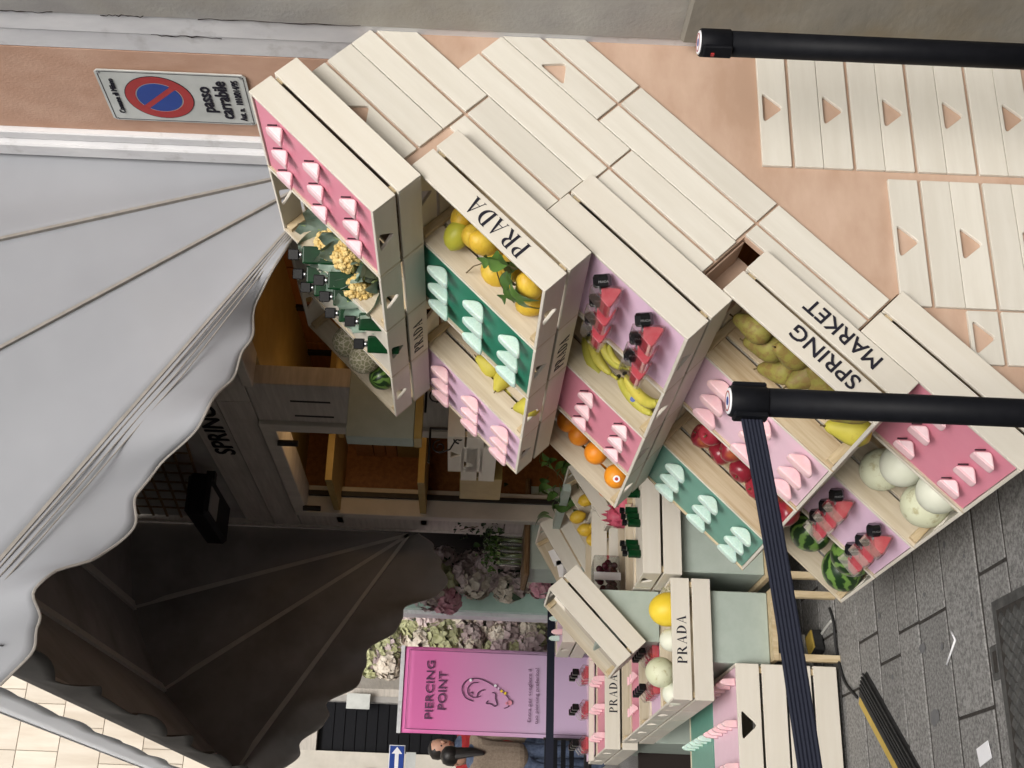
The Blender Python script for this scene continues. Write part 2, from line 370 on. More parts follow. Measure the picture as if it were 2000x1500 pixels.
# lettering -----------------------------------------------------------------
def ell(cx, cy, rx, ry, a0, a1, n=14): return [(cx+rx*cos(a0+(a1-a0)*i/n), cy+ry*sin(a0+(a1-a0)*i/n)) for i in range(n+1)]
def didone(ch):
    h = pi/2
    if ch in 'PRD':
        ps = [[(.06, 0), (.26, 0), (.26, 1), (.06, 1)], [(0, 0), (.34, 0), (.34, .035), (0, .035)], [(0, .965), (.3, .965), (.3, 1), (0, 1)]]
        if ch == 'D':
            o = ell(.22, .5, .62, .5, -h, h); i = ell(.22, .5, .40, .455, h, -h); return ps+[o+i], .92
        o = ell(.28, .735, .42, .265, -h, h); i = ell(.28, .735, .22, .225, h, -h); ps.append(o+i)
        if ch == 'R': ps.append([(.30, .49), (.66, 0), (.90, 0), (.90, .03), (.86, .035), (.50, .5)]); return ps, .98
        return ps, .78
    if ch == 'A':
        return [[(.06, 0), (.105, 0), (.47, .93), (.43, 1)], [(.59, 0), (.81, 0), (.47, 1), (.42, 1), (.40, .9)], [(.2, .30), (.68, .30), (.665, .335), (.215, .335)],
                [(0, 0), (.20, 0), (.20, .03), (0, .03)], [(.54, 0), (.88, 0), (.88, .03), (.54, .03)]], .94
def serif_word(word, height, width):
    """mesh of a high-contrast serif word, left-aligned at x=0, baseline z=0, facing -y"""
    key = ('word', word, round(height, 4), round(width, 4))
    if key in CACHE: return CACHE[key]
    b = MB(); x = 0; parts = []
    for c in word:
        ps, adv = didone(c); parts += [([(px+x, pz) for px, pz in p]) for p in ps]; x += adv+.10
    k = width/(x-.1)
    for i, p in enumerate(parts): b.prism([(a*k, c*height) for a, c in p], -.0006-.00012*(i % 4), .0)
    me = b.mesh('lettering'); me.materials.append(MATS['ink']); CACHE[key] = me; return me
def text_mesh(txt, size, m, bold=0, align='LEFT', spacing=1.0, line=1.0, width=None):
    cu = bpy.data.curves.new('txt', 'FONT'); cu.body = txt; cu.size = size; cu.align_x = align; cu.extrude = .0006
    cu.offset = 0; cu.space_character = spacing; cu.space_line = line; cu.resolution_u = 3
    o = bpy.data.objects.new('txt', cu); COL.objects.link(o)
    dg = bpy.context.evaluated_depsgraph_get(); me = bpy.data.meshes.new_from_object(o.evaluated_get(dg))
    bpy.data.objects.remove(o); bpy.data.curves.remove(cu); me.materials.clear(); me.materials.append(MATS[m])
    xs = [v.co.x for v in me.vertices]; x0, x1 = min(xs), max(xs); k = (width/(x1-x0)) if width else 1
    for v in me.vertices:
        x, y, z = v.co; v.co = ((x-x0)*k if align == 'LEFT' else x*k, -z-.0007, y)   # stand it up: faces -y
    if bold:                                       # heavier strokes: shifted copies, each a hair prouder
        vs = [v.co.copy() for v in me.vertices]; fs = [tuple(p.vertices) for p in me.polygons]; b = MB(); w = bold*size*1.6
        for i, (dx, dz) in enumerate(((0, 0), (-1, 0), (1, 0), (0, .8), (0, -.8), (-.5, .4), (.5, .4), (-.5, -.4), (.5, -.4))): b.add(vs, fs, T(dx*w, -.00022*i, dz*w))
        me = b.mesh('lettering'); me.materials.append(MATS[m])
    return me
# wall frames: stand-up text faces -y; TXW turns it to face -x
FACE_MX = RZ(-pi/2)
# ------------------------------------------------------------------ the setting
WX = 2.2                                   # street wall of the shop, seen along its length
def bx(name, m, x0, x1, y0, y1, z0, z1, parent=None, bevel=0): return MB().box(x0, x1, y0, y1, z0, z1).build(name, m, parent, bevel=bevel)
g = MB().box(-60, 60, -40, 120, -.3, -.004).build('ground', 'joint'); struct(g)
# granite slabs, rows running across the street
rng = random.Random(3); y = 2.35; slabcache = {}
nslab = 0
while y < 9.5:
    w = rng.choice([.20, .22, .24, .27]); x = -.2+rng.uniform(-.4, 0)
    while x < 2.2:
        l = rng.choice([.42, .55, .7, .85]); x1 = min(x+l, 2.2)
        if x1-x > .05:
            k = (round(x1-x, 3), w)
            if k not in slabcache:
                sh = .02
                me = MB().add([(0,0,-.06),(x1-x-.011,0,-.06),(x1-x-.011,w-.014,-.06),(0,w-.014,-.06),(0,0,0),(x1-x-.011,0,0),(x1-x-.011,w-.014,0),(0,w-.014,0)],
                     [(4,5,6,7),(0,1,5,4),(1,2,6,5),(2,3,7,6),(3,0,4,7)]).mesh('stone_slab'); bevel_mesh(me, .003); me.materials.append(MATS['stone_slab']); slabcache[k] = me
            o = child('stone_slab', slabcache[k], g, T(x, y, rng.uniform(-.0015, .0015)) @ RZ(rng.uniform(-.002, .002))); nslab += 1
        x = x1
    y += w
MB().box(-60, -.55, 1, 100, -.02, -.001).build('street_paving', 'stone_slab', g)
MB().box(-.55, 60, 9.75, 100, -.02, -.001).build('far_paving', 'stone_slab', g)
MB().box(-60, 60, -38, 1, -.02, -.001).build('near_paving', 'stone_slab', g)
MB().box(-.55, 2.25, 1, 2.2, -.02, -.001).build('front_paving', 'stone_slab', g)
for i, (px, py, r) in enumerate([(1803, 1265, .022), (1828, 1400, .035)]):
    c = onZ(px, py, 0); b = MB(); n = 9
    pts = [(c.x+r*(.7+.5*rng.random())*cos(2*pi*k/n)*.8, c.y+r*(.7+.5*rng.random())*sin(2*pi*k/n)*1.3) for k in range(n)]
    b.add([(p[0], p[1], .0025) for p in pts]+[(c.x, c.y, .003)], [(k, (k+1) % n, n) for k in range(n)]); b.build('mortar_patch', 'stone_patch', g)
gs = MB(); rgm = random.Random(31)
for i in range(70):
    c = Vector((rgm.uniform(.1, 1.9), rgm.uniform(2.9, 6.5), .0032)); r0 = rgm.uniform(.004, .016); n = 8
    gs.add([c]+[c+Vector((r0*rgm.uniform(.6, 1.2)*cos(2*pi*k/n), r0*rgm.uniform(.6, 1.2)*sin(2*pi*k/n), 0)) for k in range(n)], [(0, 1+k, 1+(k+1) % n) for k in range(n)])
o = gs.build('gum_spots', 'stone_patch', g); o['kind'] = 'stuff'
# shop building -------------------------------------------------------------
shop = thing('shop_building', 'pale stone shop building with peach rendered strip, mouldings and lit openings', 'building', None, T(0, 0, 0))
bx('plaster_band', 'plaster_grey', WX-.012, WX+.4, -.9, 2.692, 0, 8, shop)
bx('plinth_stone', 'plinth_stone', WX-.045, WX-.013, -.9, 2.67, 0, 1.02, shop, .008)
bx('moulding', 'white_paint', WX-.006, WX+.3, 2.694, 2.78, 0, 8, shop, .006)
bx('moulding', 'white_paint', WX-.0, WX+.3, 2.782, 2.862, 0, 8, shop, .004)
bx('rendered_strip', 'wall_peach', WX, WX+.3, 2.864, 3.268, 0, 8, shop)
bx('moulding', 'white_paint', WX-.02, WX+.3, 3.27, 3.31, 0, 8, shop, .004)
bx('moulding', 'white_paint', WX-.04, WX+.3, 3.312, 3.375, 0, 8, shop, .006)
rk_ = random.Random(21)
for (yy, zs) in ((2.693, ((1.9, 2.35), (2.5, 2.62), (2.75, 2.95))), (2.781, ((2.3, 2.5),)), (3.376, ((2.15, 2.9),))):
    for z0, z1 in zs:
        n_ = 14; MB().tube([(WX-.0125 if yy < 2.7 else WX-.004 if yy < 3 else WX-.01, yy+rk_.uniform(-.004, .004), z0+(z1-z0)*i/n_) for i in range(n_+1)], [.0005+.0013*rk_.random() for _ in range(n_+1)], 5).build('crack', 'dark_void', shop)
# travertine facade with two openings
def slab(y0, y1, z0, z1, name='stone_panel', dx=0, m='travertine'): return bx(name, m, WX-dx, WX+.10, y0+.003, y1-.003, z0+.003, z1-.003, shop, .003)
O1, O2 = (3.75, 5.33), (5.95, 7.42)        # openings in y
ZT1, ZT2 = 2.60, 2.57
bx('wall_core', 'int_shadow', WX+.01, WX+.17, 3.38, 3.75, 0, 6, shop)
slab(3.378, O1[0], 0, 2.65); slab(O1[1]+.02, O2[0]-.10, 1.9, 2.65); slab(O1[1]+.02, O2[0]-.10, 1.0, 1.9); slab(O1[1]+.02, O2[0]-.10, 0, 1.0)
slab(O2[1]+.08, 7.8, 1.3, 2.65); slab(O2[1]+.08, 7.8, 0, 1.3)
slab(3.378, 5.6, 2.65, 2.83); slab(5.6, 7.8, 2.65, 2.83)
slab(3.378, 7.8, 2.83, 3.02, dx=-.015); slab(3.378, 7.8, 3.02, 6.5, m='plaster_grey', dx=-.03)
bx('stone_frame', 'travertine_light', WX-.022, WX+.16, O2[0]-.10, O2[0], 0, ZT2+.08, shop, .004)
bx('stone_frame', 'travertine_light', WX-.022, WX+.16, O2[1], O2[1]+.08, 0, ZT2+.08, shop, .004)
bx('stone_frame', 'travertine_light', WX-.020, WX+.16, O2[0], O2[1], ZT2, ZT2+.08, shop, .004)
bx('stone_frame', 'travertine_light', WX-.020, WX+.16, O1[0], O1[1]+.02, ZT1, ZT1+.05, shop, .004)
# recessed plate drawn on the pier
for (a, b_, c, d) in ((5.55, 5.57, 2.25, 2.45), (5.75, 5.77, 2.25, 2.45)): bx('pier_groove', 'int_shadow', WX-.0015, WX+.01, a, b_, c, d, shop)
# shop interior
bx('interior_back_wall', 'int_wood', WX+1.0, WX+1.1, 3.4, 9.0, 0, 3.0, shop)
for i in range(11):
    yy = 3.5+i*.5; bx('wall_plank', 'int_wood', WX+.975, WX+.998, yy, yy+.485, 0, 2.9, shop, .003)
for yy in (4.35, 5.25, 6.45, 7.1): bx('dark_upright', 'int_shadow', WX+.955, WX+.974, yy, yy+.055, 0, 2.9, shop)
bx('interior_ceiling', 'int_yellow', WX+.19, WX+1.0, 3.4, 7.75, 2.62, 2.68, shop)
bx('interior_end_wall', 'int_wood', WX+.19, WX+1.0, 7.55, 7.65, 0, 2.62, shop)
bx('interior_near_wall', 'int_wood', WX+.19, WX+1.0, 3.42, 3.5, 0, 2.62, shop)
bx('interior_floor', 'int_wood', WX+.19, WX+1.0, 3.5, 7.55, -.004, .01, shop)
bx('ceiling_panel', 'int_yellow', WX+.25, WX+.9, 4.5, 4.95, 2.30, 2.33, shop); bx('ceiling_panel', 'int_yellow', WX+.25, WX+.7, 6.05, 6.75, 2.30, 2.33, shop)
bx('window_pane_frame', 'black_iron', WX+.09, WX+.12, O2[0]+.002, O2[0]+.03, 0, ZT2-.002, shop); bx('window_pane_frame', 'black_iron', WX+.09, WX+.12, O2[1]-.03, O2[1]-.002, 0, ZT2-.002, shop)
for yy in (6.1, 7.3): MB().tube([(WX-.03, yy, 2.58), (WX-.03, yy, 2.47)], .018, 8).build('door_closer', 'black_iron', shop)
nm = text_mesh('SPRING\u2009MARKET', .155, 'black_matte', bold=.02, width=1.62)
mesh_obj('wall_lettering', nm, 'black_matte', shop, T(WX+.012, 6.44, 2.865) @ FACE_MX)
nm2 = MB()
# no-parking plate
sg = thing('road_sign', 'white no parking plate with red ring reading passo carrabile on peach wall', 'sign', None, T(WX-.006, 3.07, 2.485) @ FACE_MX)
pl = MB().prism([(-.125+.01, -.225), (.125-.01, -.225), (.125, -.215), (.125, .215), (.115, .225), (-.115, .225), (-.125, .215), (-.125, -.215)], -.002, .002); o = pl.build('plate', 'sign_white', sg)
def ring(cx, cz, r0, r1, y0, y1, n=40): return (ell(cx, cz, r1, r1, 0, 2*pi, n)[:-1], [ell(cx, cz, r0, r0, 0, 2*pi, n)[:-1]])
a, h = ring(0, .055, .072, .102, -.0032, 0); MB().prism(a, -.0034, -.0021, h).build('red_ring', 'sign_red', sg)
a, h = ring(0, .055, .102, .1045, 0, 0); MB().prism(a, -.0031, -.0021, h).build('outline', 'ink', sg)
for s in (0, 1):
    arc = ell(0, .055, .068, .068, radians(135+8+180*s), radians(315-8+180*s), 24); MB().prism(arc, -.0034, -.0021).build('blue_half', 'sign_blue', sg)
MB().box(-.074, .074, -.0031, -.0021, -.012, .012, T(0, 0, .055) @ RY(radians(45))).build('red_slash', 'sign_red', sg)
for (a0, a1, b0, b1) in ((-.117, .117, .2155, .2175), (-.117, .117, -.2175, -.2155), (-.1195, -.1175, -.21, .21), (.1175, .1195, -.21, .21)): MB().box(a0, a1, -.0028, -.0021, b0, b1).build('border_line', 'ink', sg)
for txt, sz, z, bo, wd in (('Comune di Milano', .026, .178, .004, .17), ('passo', .058, -.105, .02, .125), ('carrabile', .058, -.158, .02, .185), ('Aut. n.  1010/014/95', .03, -.198, .004, .20)):
    mesh_obj('lettering', text_mesh(txt, sz, 'ink', bo, 'CENTER', width=wd), 'ink', sg, T(0, -.002, z))
for x in (-.115, .115):
    for z in (-.21, .212): MB().lathe([(.004, 0), (.004, .003), (.002, .004)], 8, RX(pi/2)).build('screw', 'steel', sg, T(x, -.002, z))
# far building closing the street
FY = 15.0
far = thing('far_building', 'pale stone building closing the street with black slatted door and tiled upper floors', 'building')
bx('facade_stone', 'travertine_light', -14, 1.46, FY, FY+.5, 0, 4.3, far)
bx('facade_tiles_base', 'tile_joint', -14, 8, FY+.02, FY+.5, 4.3, 9.3, far)
bx('lintel', 'travertine', 1.46, 8, FY, FY+.5, 3.24, 4.3, far)
bx('pilaster', 'travertine', 2.10, 8, FY-.05, FY+.5, 0, 3.24, far)
bx('door_recess', 'black_matte', 1.46, 2.1, FY+.1, FY+.5, 0, 3.24, far)
for i in range(24): bx('door_slat', 'black_matte', 1.47, 2.09, FY+.07, FY+.098, .02+i*.132, .02+i*.132+.122, far)
bx('door_frame', 'plaster_grey', 2.04, 2.11, FY-.06, FY+.06, 0, 3.24, far)
tcx = 0
zz = 4.3; rr = random.Random(5)
while zz < 9.5:
    x = -1.0-rr.random()*.5
    while x < 3.2:
        l = rr.choice([.16, .55]); bx('facade_tile', 'tile_pale', x+.005, x+l-.005, FY+.008, FY+.03, zz+.005, zz+.495, far); x += l
    zz += .5
# building on the other side of the street (left, out of frame, closes the canyon)
opp = thing('opposite_building', 'tall grey rendered building along the other side of the street', 'building')
bx('facade', 'plaster_grey', -6.6, -6.0, -9, 60, 0, 8.5, opp)
# ------------------------------------------------------------------ slanted crate tower
TAU = radians(45.15)
D1 = Vector((-cos(TAU), 0, -sin(TAU))); D2 = Vector((0, 1, 0)); D3 = Vector((sin(TAU), 0, -cos(TAU)))
CL, CW, CH = .5, .3606, .165
ROWA = [Vector((x, y, z+CAMZ)) for x, y, z in ((1.92712, 2.6534, .62523), (1.73248, 2.6740, .18235), (1.62705, 2.6958, -.17504), (1.41834, 2.6915, -.62234), (1.31741, 2.6929, -.96213))]
def rowM(r, k): return frame(ROWA[r-1]+D1*CL+D3*CH+D2*(k*CW), -D1, D2, -D3)
def at_t(r, x, y, t):
    """pixel -> (s, w) on the plane t below the rim of a row"""
    o = ROWA[r-1]+D3*t-Vector((0, 0, CAMZ)); d = ray(x, y); k = o.dot(D3)/d.dot(D3); p = d*k-(ROWA[r-1]-Vector((0, 0, CAMZ)))
    return p.dot(D1), p.y
def P_row(r, s, w, t): return ROWA[r-1]+D1*s+D2*w+D3*t
# back panel with crate reliefs -----------------------------------------------------------
PYF = 2.725
A1 = ROWA[0]
def st(s, t): p = A1+D1*s+D3*t; return (p.x, p.z)
pan = thing('backdrop', 'peach plywood backdrop with pale flat relief boards imitating stacked crates', 'backdrop', None, T(0, 0, 0))
XR = 2.197
top = st(.020, .30); k = (XR-top[0])/(D3.x)
outline = [st(.020, .172), st(.445, .172), st(.445, .345), st(.772, .345), st(.772, .523), st(1.172, .523), st(1.172, .69), st(1.549, .69), st(1.549, .858)]
e = st(1.549, .858); kk = (e[1]-.004)/(-D1.z); outline += [(e[0]+D1.x*kk, .004), (XR, .004), (XR, top[1]+D3.z*k)]
MB().prism(outline[::-1], PYF, PYF+.018).build('plywood_sheet', 'ply_peach', pan)
def clip(poly, xmax=XR-.004):
    out = []
    for i, p in enumerate(poly):
        q = poly[(i+1) % len(poly)]
        if p[0] <= xmax: out.append(p)
        if (p[0] <= xmax) != (q[0] <= xmax):
            f = (xmax-p[0])/(q[0]-p[0]); out.append((xmax, p[1]+(q[1]-p[1])*f))
    return out
def relief(poly, hole=None, M=None):
    poly = clip(poly)
    if len(poly) < 3: return
    if sum(poly[i][0]*poly[(i+1) % len(poly)][1]-poly[(i+1) % len(poly)][0]*poly[i][1] for i in range(len(poly))) < 0: poly = poly[::-1]
    cx = sum(p[0] for p in poly)/len(poly); cz = sum(p[1] for p in poly)/len(poly)
    ang = M
    b = MB(); Mi = (T(cx, 0, cz) @ RY(-ang)).inverted()
    tr = lambda p: (lambda v: (v.x, v.z))(Mi @ Vector((p[0], 0, p[1])))
    b.prism([tr(p) for p in poly], PYF-.011, PYF-.0005, [[tr(p) for p in hole]] if hole else [])
    me = b.mesh('relief_board'); bevel_mesh(me, .0012); me.materials.append(MATS['relief_wood'])
    child('relief_board', me, pan, T(cx, 0, cz) @ RY(-ang))
def tri_st(sc, t0, half=.047, dep=.056):
    # inverted triangle: flat side on the small-t edge
    base = tri_hole(0, 0, half, dep); return [st(sc-x, t0+.010-z) for x, z in base]
rows_rel = [(.167, .236, .246, .3295, [(.024, .402, 1), (.410, .445, 0)]),
            (.3325, .403, .413, .4925, [(.024, .402, 0), (.410, .770, 0)]),
            (.4955, .570, .580, .6575, [(.286, .786, 0), (.792, 1.169, 1)]),
            (.6605, .734, .744, .822, [(.05, .279, 0), (.286, .659, 1), (.667, 1.164, 0), (1.171, 1.546, 1)])]
for (a0, a1, b0, b1, cr) in rows_rel:
    for (s0, s1, tri) in cr:
        if (s0, s1) == (.05, .279): continue
        for t0, t1, up in ((a0, a1, 1), (b0, b1, 0)):
            if s1 < .45 and s0 > .40 and t1 < .25: continue
            if s0 == .410 and t1 < .345: continue
            if s0 == .410 and s1 == .77 and t0 < .345: t0 = .347
            if s0 == .792 and t0 < .52: t0 = .525
            if s0 == 1.171 and t0 < .69: t0 = .692
            sa, sb = s0, s1
            if t1 < .345 and sb > .44: continue
            if s0 == .286 and s1 == .786 and t1 < .58: pass
            poly = [st(sa, t0), st(sb, t0), st(sb, t1), st(sa, t1)]
            relief(poly, tri_st((s0+s1)/2, t0) if (tri and up and t0 == a0) else None, TAU)
def upright_block(x0, x1, ztop, n):
    for i in range(n):
        z = ztop-i*.1645
        hole = [((x0+x1)/2+a, z-.010+b) for a, b in tri_hole(0, 0, .049, .056)]
        relief([(x0, z-.078), (x1, z-.078), (x1, z), (x0, z)], hole, 0)
        if z > .18: relief([(x0, z-.1630), (x1, z-.1630), (x1, z-.088), (x0, z-.088)], None, 0)
upright_block(1.806, 2.176, .801, 5); upright_block(1.405, 1.779, .470, 3); upright_block(1.25, 1.398, .305, 1)
# recess behind the missing corner
bxr = MB().box(0, .075, 0, .22, 0, .012); rM = frame(P_row(1, 1.174, .09, .69), D1, D2, D3)
MB().box(0, .07, 0, .25, -.17, -.164, rM).build('recess_board', 'ply_peach', pan)
MB().box(0, .004, 0, .25, -.16, -.002, rM).build('recess_board', 'ply_peach', pan)
MB().box(-.01, .09, .10, .112, -.17, .01, rM).build('recess_board', 'ply_peach', pan)
# ---- products ------------------------------------------------------------------------------
def rounded_tri(w, h, r=.2, n=5):
    P = [Vector((-w/2, h)), Vector((0, 0)), Vector((w/2, h))]; out = []
    for i in range(3):
        a, b, c = P[i-1], P[i], P[(i+1) % 3]; q = r*(1.35 if i == 1 else 1)
        s, e = b+(a-b)*q, b+(c-b)*q
        for k in range(n+1): t = k/n; out.append(s*(1-t)**2+b*2*t*(1-t)+e*t*t)
    return out
def pillow(name, out, th, soft, m):
    """rounded slab: outline in x-z, thickness along y, edges rolled over"""
    c = sum(out, Vector((0, 0)))/len(out); prof = []
    K = 7
    for i in range(-K, K+1):
        f = i/K*pi/2; prof.append((th/2*(1 if f > 0 else -1)*abs(sin(f))**.75, 1-soft*(1-abs(cos(f))**.6)))
    prof = [(prof[0][0]-th*.012, .28), (prof[0][0]-th*.006, (1-soft)*.82)]+prof+[(prof[-1][0]+th*.006, (1-soft)*.82), (prof[-1][0]+th*.012, .28)]
    n = len(out); vs = []; fs = []
    for y, k in prof: vs += [((c+(p-c)*k).x, y, (c+(p-c)*k).y) for p in out]
    for i in range(len(prof)-1):
        for j in range(n): a, b = i*n+j, i*n+(j+1) % n; fs.append((a, b, b+n, a+n))
    fs += [tuple(range(n))[::-1], tuple((len(prof)-1)*n+j for j in range(n))]
    bld = MB().add(vs, fs); me = bld.mesh(name, True); me.materials.append(MATS[m]); return me
BALM = {k: pillow('balm', rounded_tri(.108, .048, .31, 7), .033, .24, k) for k in ('mint', 'blush')}
COMP = pillow('body', rounded_tri(.074, .038, .2), .028, .14, 'shell')
COMPF = pillow('face', rounded_tri(.052, .025, .1), .004, .03, 'shell_face')
GS = [.125, .276, .424]; GW = [.052, .160, .268]
WHERE_S = ['upper', 'middle', 'lower']; WHERE_W = ['nearest', 'middle', 'farthest']
def lid(r, k, m, label):
    M = rowM(r, k); t = thing('display_tray', label, 'tray', 'coloured product trays set into the crates', M)
    MB().box(TH+.002, CL-TH-.002, TH+.002, CW-TH-.002, CH-.012, CH-.006).build('tray_board', m, t)
    return t
def on_lid(r, k, si, wi, h=0):
    return rowM(r, k) @ T(CL-GS[si], GW[wi], CH-.006+h)
def balms(r, k, m, what, where, cols=(0, 1, 2), slot='slot'):
    for si in cols:
        for wi in range(3):
            M = on_lid(r, k, si, wi, -.007) @ T(0, 0, 0) @ RZ(random.uniform(-.03, .03))
            o = bpy.data.objects.new('lip_balm', BALM[m]); COL.objects.link(o); o.matrix_world = M
            tag(o, f'{what} lip balm, {WHERE_S[si]} trio, {WHERE_W[wi]}, {where}', 'lip balm', f'{what} lip balms {where}')
def compacts(r, k, where, cols=(0, 1, 2)):
    for si in cols:
        for wi in range(3):
            t = thing('compact', f'triangular compact, {WHERE_S[si]} trio, {WHERE_W[wi]}, {where}', 'compact', f'pink compacts {where}', on_lid(r, k, si, wi, .0) @ RZ(random.uniform(-.04, .04)))
            child('body', COMP, t, T(0, 0, -.004)); child('face', COMPF, t, T(0, -.0135, .003))
            child('hinge_slot', box_mesh(.026, .004, .003, 'slot', 0), t, T(.024, -.0145, .014) @ RY(radians(-46)))
def perfume_parts():
    th = .060; P = [Vector((-.012, .003)), Vector((.060, .068)), Vector((-.030, .080))]; out = []
    for i in range(3):
        p0, p1_, p2_ = P[i-1], P[i], P[(i+1) % 3]; s_, e_ = p1_+(p0-p1_)*.17, p1_+(p2_-p1_)*.17
        out += [s_*(1-t)**2+p1_*2*t*(1-t)+e_*t*t for t in (0, .33, .67, 1)]
    gm = MB().prism([tuple(p) for p in out], -th/2, th/2).mesh('flask'); bevel_mesh(gm, .008, 1); gm.materials.append(MATS['glass'])
    c = sum(out, Vector((0, 0)))/len(out); ins = [c+(p-c)*.84 for p in out]; poly = []
    lev = lambda p: .078-(p.x+p.y)                 # juice stands level while the crate is tilted
    for i, p in enumerate(ins):
        q = ins[(i+1) % len(ins)]; a_, b_ = lev(p), lev(q)
        if a_ >= 0: poly.append(p)
        if (a_ >= 0) != (b_ >= 0): f = -a_/(b_-a_); poly.append(p+(q-p)*f)
    jm = MB().prism([tuple(p) for p in poly], -th*.40, th*.40).mesh('juice', True); bevel_mesh(jm, .009, 3); jm.materials.append(MATS['juice'])
    n = 6; cap = MB()
    cap.lathe([(.021, 0), (.026, .006), (.026, .030), (.021, .038)], 6); cm = cap.mesh('cap'); cm.materials.append(MATS['black_gloss'])
    nk = MB().lathe([(.010, -.008), (.010, .002)], 12).mesh('neck', True); nk.materials.append(MATS['steel'])
    return gm, jm, cm, nk
FL, JU, CAP, NECK = perfume_parts()
CAPTXT = text_mesh('PRADA', .009, 'steel', 0, 'CENTER')
def perfume(M, label, group):
    t = thing('perfume_bottle', label, 'perfume', group, M)
    child('flask', FL, t, T(0, 0, 0)); child('juice', JU, t, T(0, 0, 0))
    # the black cap sits on the upper corner and leans out
    c = child('cap', CAP, t, T(.030, -.018, .043) @ RY(radians(128)) @ RX(radians(30)) @ SC(.92)); child('neck', NECK, t, T(.026, -.014, .044) @ RY(radians(128)))
    child('cap_lettering', CAPTXT, c, T(0, -.0232, .014))
    return t
def perfumes(r, k, where, cols=(1, 2)):
    for si in cols:
        for wi in range(3):
            perfume(on_lid(r, k, si, wi, .001) @ RZ(random.uniform(-.05, .05)), f'pink perfume with black cap, {WHERE_S[si]} trio, {WHERE_W[wi]}, {where}', f'pink perfumes {where}')
# ---- the twenty crates ----------------------------------------------------------------------
POSW = ['front', 'second', 'third', 'rear']
INS = [['the pink compact tray', 'yellow cauliflowers', 'tall green bottles', 'netted melons'],
       ['lemons', 'the emerald tray of mint balms', 'green pears', 'the lilac tray of pink balms'],
       ['the lilac perfume tray', 'bananas', 'the pink compact tray', 'oranges'],
       ['russet pears', 'the rose tray of pink balms', 'red apples', 'the jade tray of mint balms'],
       ['the pink compact tray', 'pale honeydew melons', 'the lilac perfume tray', 'watermelons']]
ROWN = ['top', 'second', 'third', 'fourth', 'bottom']
WT = serif_word('PRADA', .034, .175); WT2 = serif_word('PRADA', .046, .20)
for r in range(1, 6):
    for k in range(4):
        t = make_crate(f'{POSW[k]} crate of the {ROWN[r-1]} slanted row, holding {INS[r-1][k]}', rowM(r, k), CL, CW-.0012, CH, 'slanted wooden crates of the tower', floor=True, inner='wood_pine' if r == 4 else 'wood_inner')
        if (r, k) in ((1, 2), (2, 1)):
            child('lettering', WT, t, T(-.0003, CW-.05-(0 if r == 1 else -.0), .022) @ RZ(-pi/2) @ SC(1.25, 1, 1.15))
        if (r, k) == (2, 0): child('lettering', WT2, t, T(.115, -.0003, .102) @ SC(1.02, 1, 1.12))
        if (r, k) == (4, 0):
            for txt, x, z, wd in (('SPRING', .10, .100, .205), ('MARKET', .10, .018, .23)):
                child('lettering', text_mesh(txt, .06, 'ink', .006, width=wd), t, T(x, -.0003, z))
lid(1, 0, 'pink', 'hot pink tray with nine pale compacts in the highest front crate'); compacts(1, 0, 'on the highest pink tray')
lid(2, 1, 'emerald', 'emerald green tray with nine mint balms below the lemons'); balms(2, 1, 'mint', 'mint green', 'on the emerald tray')
lid(2, 3, 'lilac', 'lilac tray with nine pink balms behind the green pears'); balms(2, 3, 'blush', 'soft pink', 'on the lilac tray behind the green pears')
lid(3, 0, 'lilac', 'lilac tray of perfumes in front of the bananas'); perfumes(3, 0, 'on the lilac tray by the bananas')
lid(3, 2, 'pink', 'hot pink tray of compacts between bananas and oranges'); compacts(3, 2, 'on the pink tray between bananas and oranges', (1, 2))
lid(4, 1, 'rose', 'pale rose tray of pink balms between pears and apples'); balms(4, 1, 'blush', 'soft pink', 'on the rose tray between pears and apples')
lid(4, 3, 'jade', 'jade green tray of mint balms behind the apples'); balms(4, 3, 'mint', 'mint green', 'on the jade tray behind the apples')
lid(5, 0, 'pink', 'hot pink tray of compacts in the lowest front crate'); compacts(5, 0, 'on the lowest pink tray', (1, 2))
lid(5, 2, 'lilac', 'lilac tray of perfumes between honeydews and watermelons'); perfumes(5, 2, 'on the lilac tray by the watermelons')
# ---- fruit ---------------------------------------------------------------------------------
def blob(name, prof, n=24, jit=.02, seed=0, m=None, rough=0):
    r = random.Random(seed); ph = [r.uniform(0, 6.28) for _ in range(4)]
    b = MB().lathe(prof, n, None, lambda a, z: jit*(sin(a*2+ph[0])+.6*sin(a*3+ph[1]+z*9)))
    me = b.mesh(name, True); me.materials.append(MATS[m]); return me
def sph(r, n=12, sq=1): return [(r*sin(pi*i/n) if 0 < i < n else r*.02, -r*cos(pi*i/n)*sq) for i in range(n+1)]
LEM = [[(.001, -.048), (.006, -.047), (.010, -.042), (.022, -.033), (.031, -.018), (.034, 0), (.031, .018), (.022, .033), (.010, .041), (.005, .044), (.001, .045)]]
LEMON = [blob('lemon', LEM[0], 22, .025, i, 'lemon') for i in range(3)]; LEMONG = blob('lemon', LEM[0], 22, .02, 9, 'lemon_green')
STEM = MB().tube([(0, 0, 0), (.001, 0, .006), (.003, 0, .012)], [.0025, .002, .0022], 6).mesh('stem', True); STEM.materials.append(MATS['twig'])
PEARP = [(.001, -.042), (.012, -.043), (.026, -.038), (.035, -.024), (.037, -.008), (.032, .010), (.023, .028), (.016, .044), (.012, .052), (.006, .057), (.001, .056)]
PEAR = [blob('pear', PEARP, 22, .03, 20+i, 'pear') for i in range(3)]; PEARY = blob('pear', PEARP, 22, .03, 30, 'pear_yellow')
APP = [(.001, -.026), (.008, -.030), (.018, -.031), (.031, -.022), (.037, -.004), (.035, .014), (.026, .026), (.014, .029), (.006, .026), (.001, .019)]
APPLE = [blob('apple', APP, 24, .02, 40+i, 'apple') for i in range(3)]
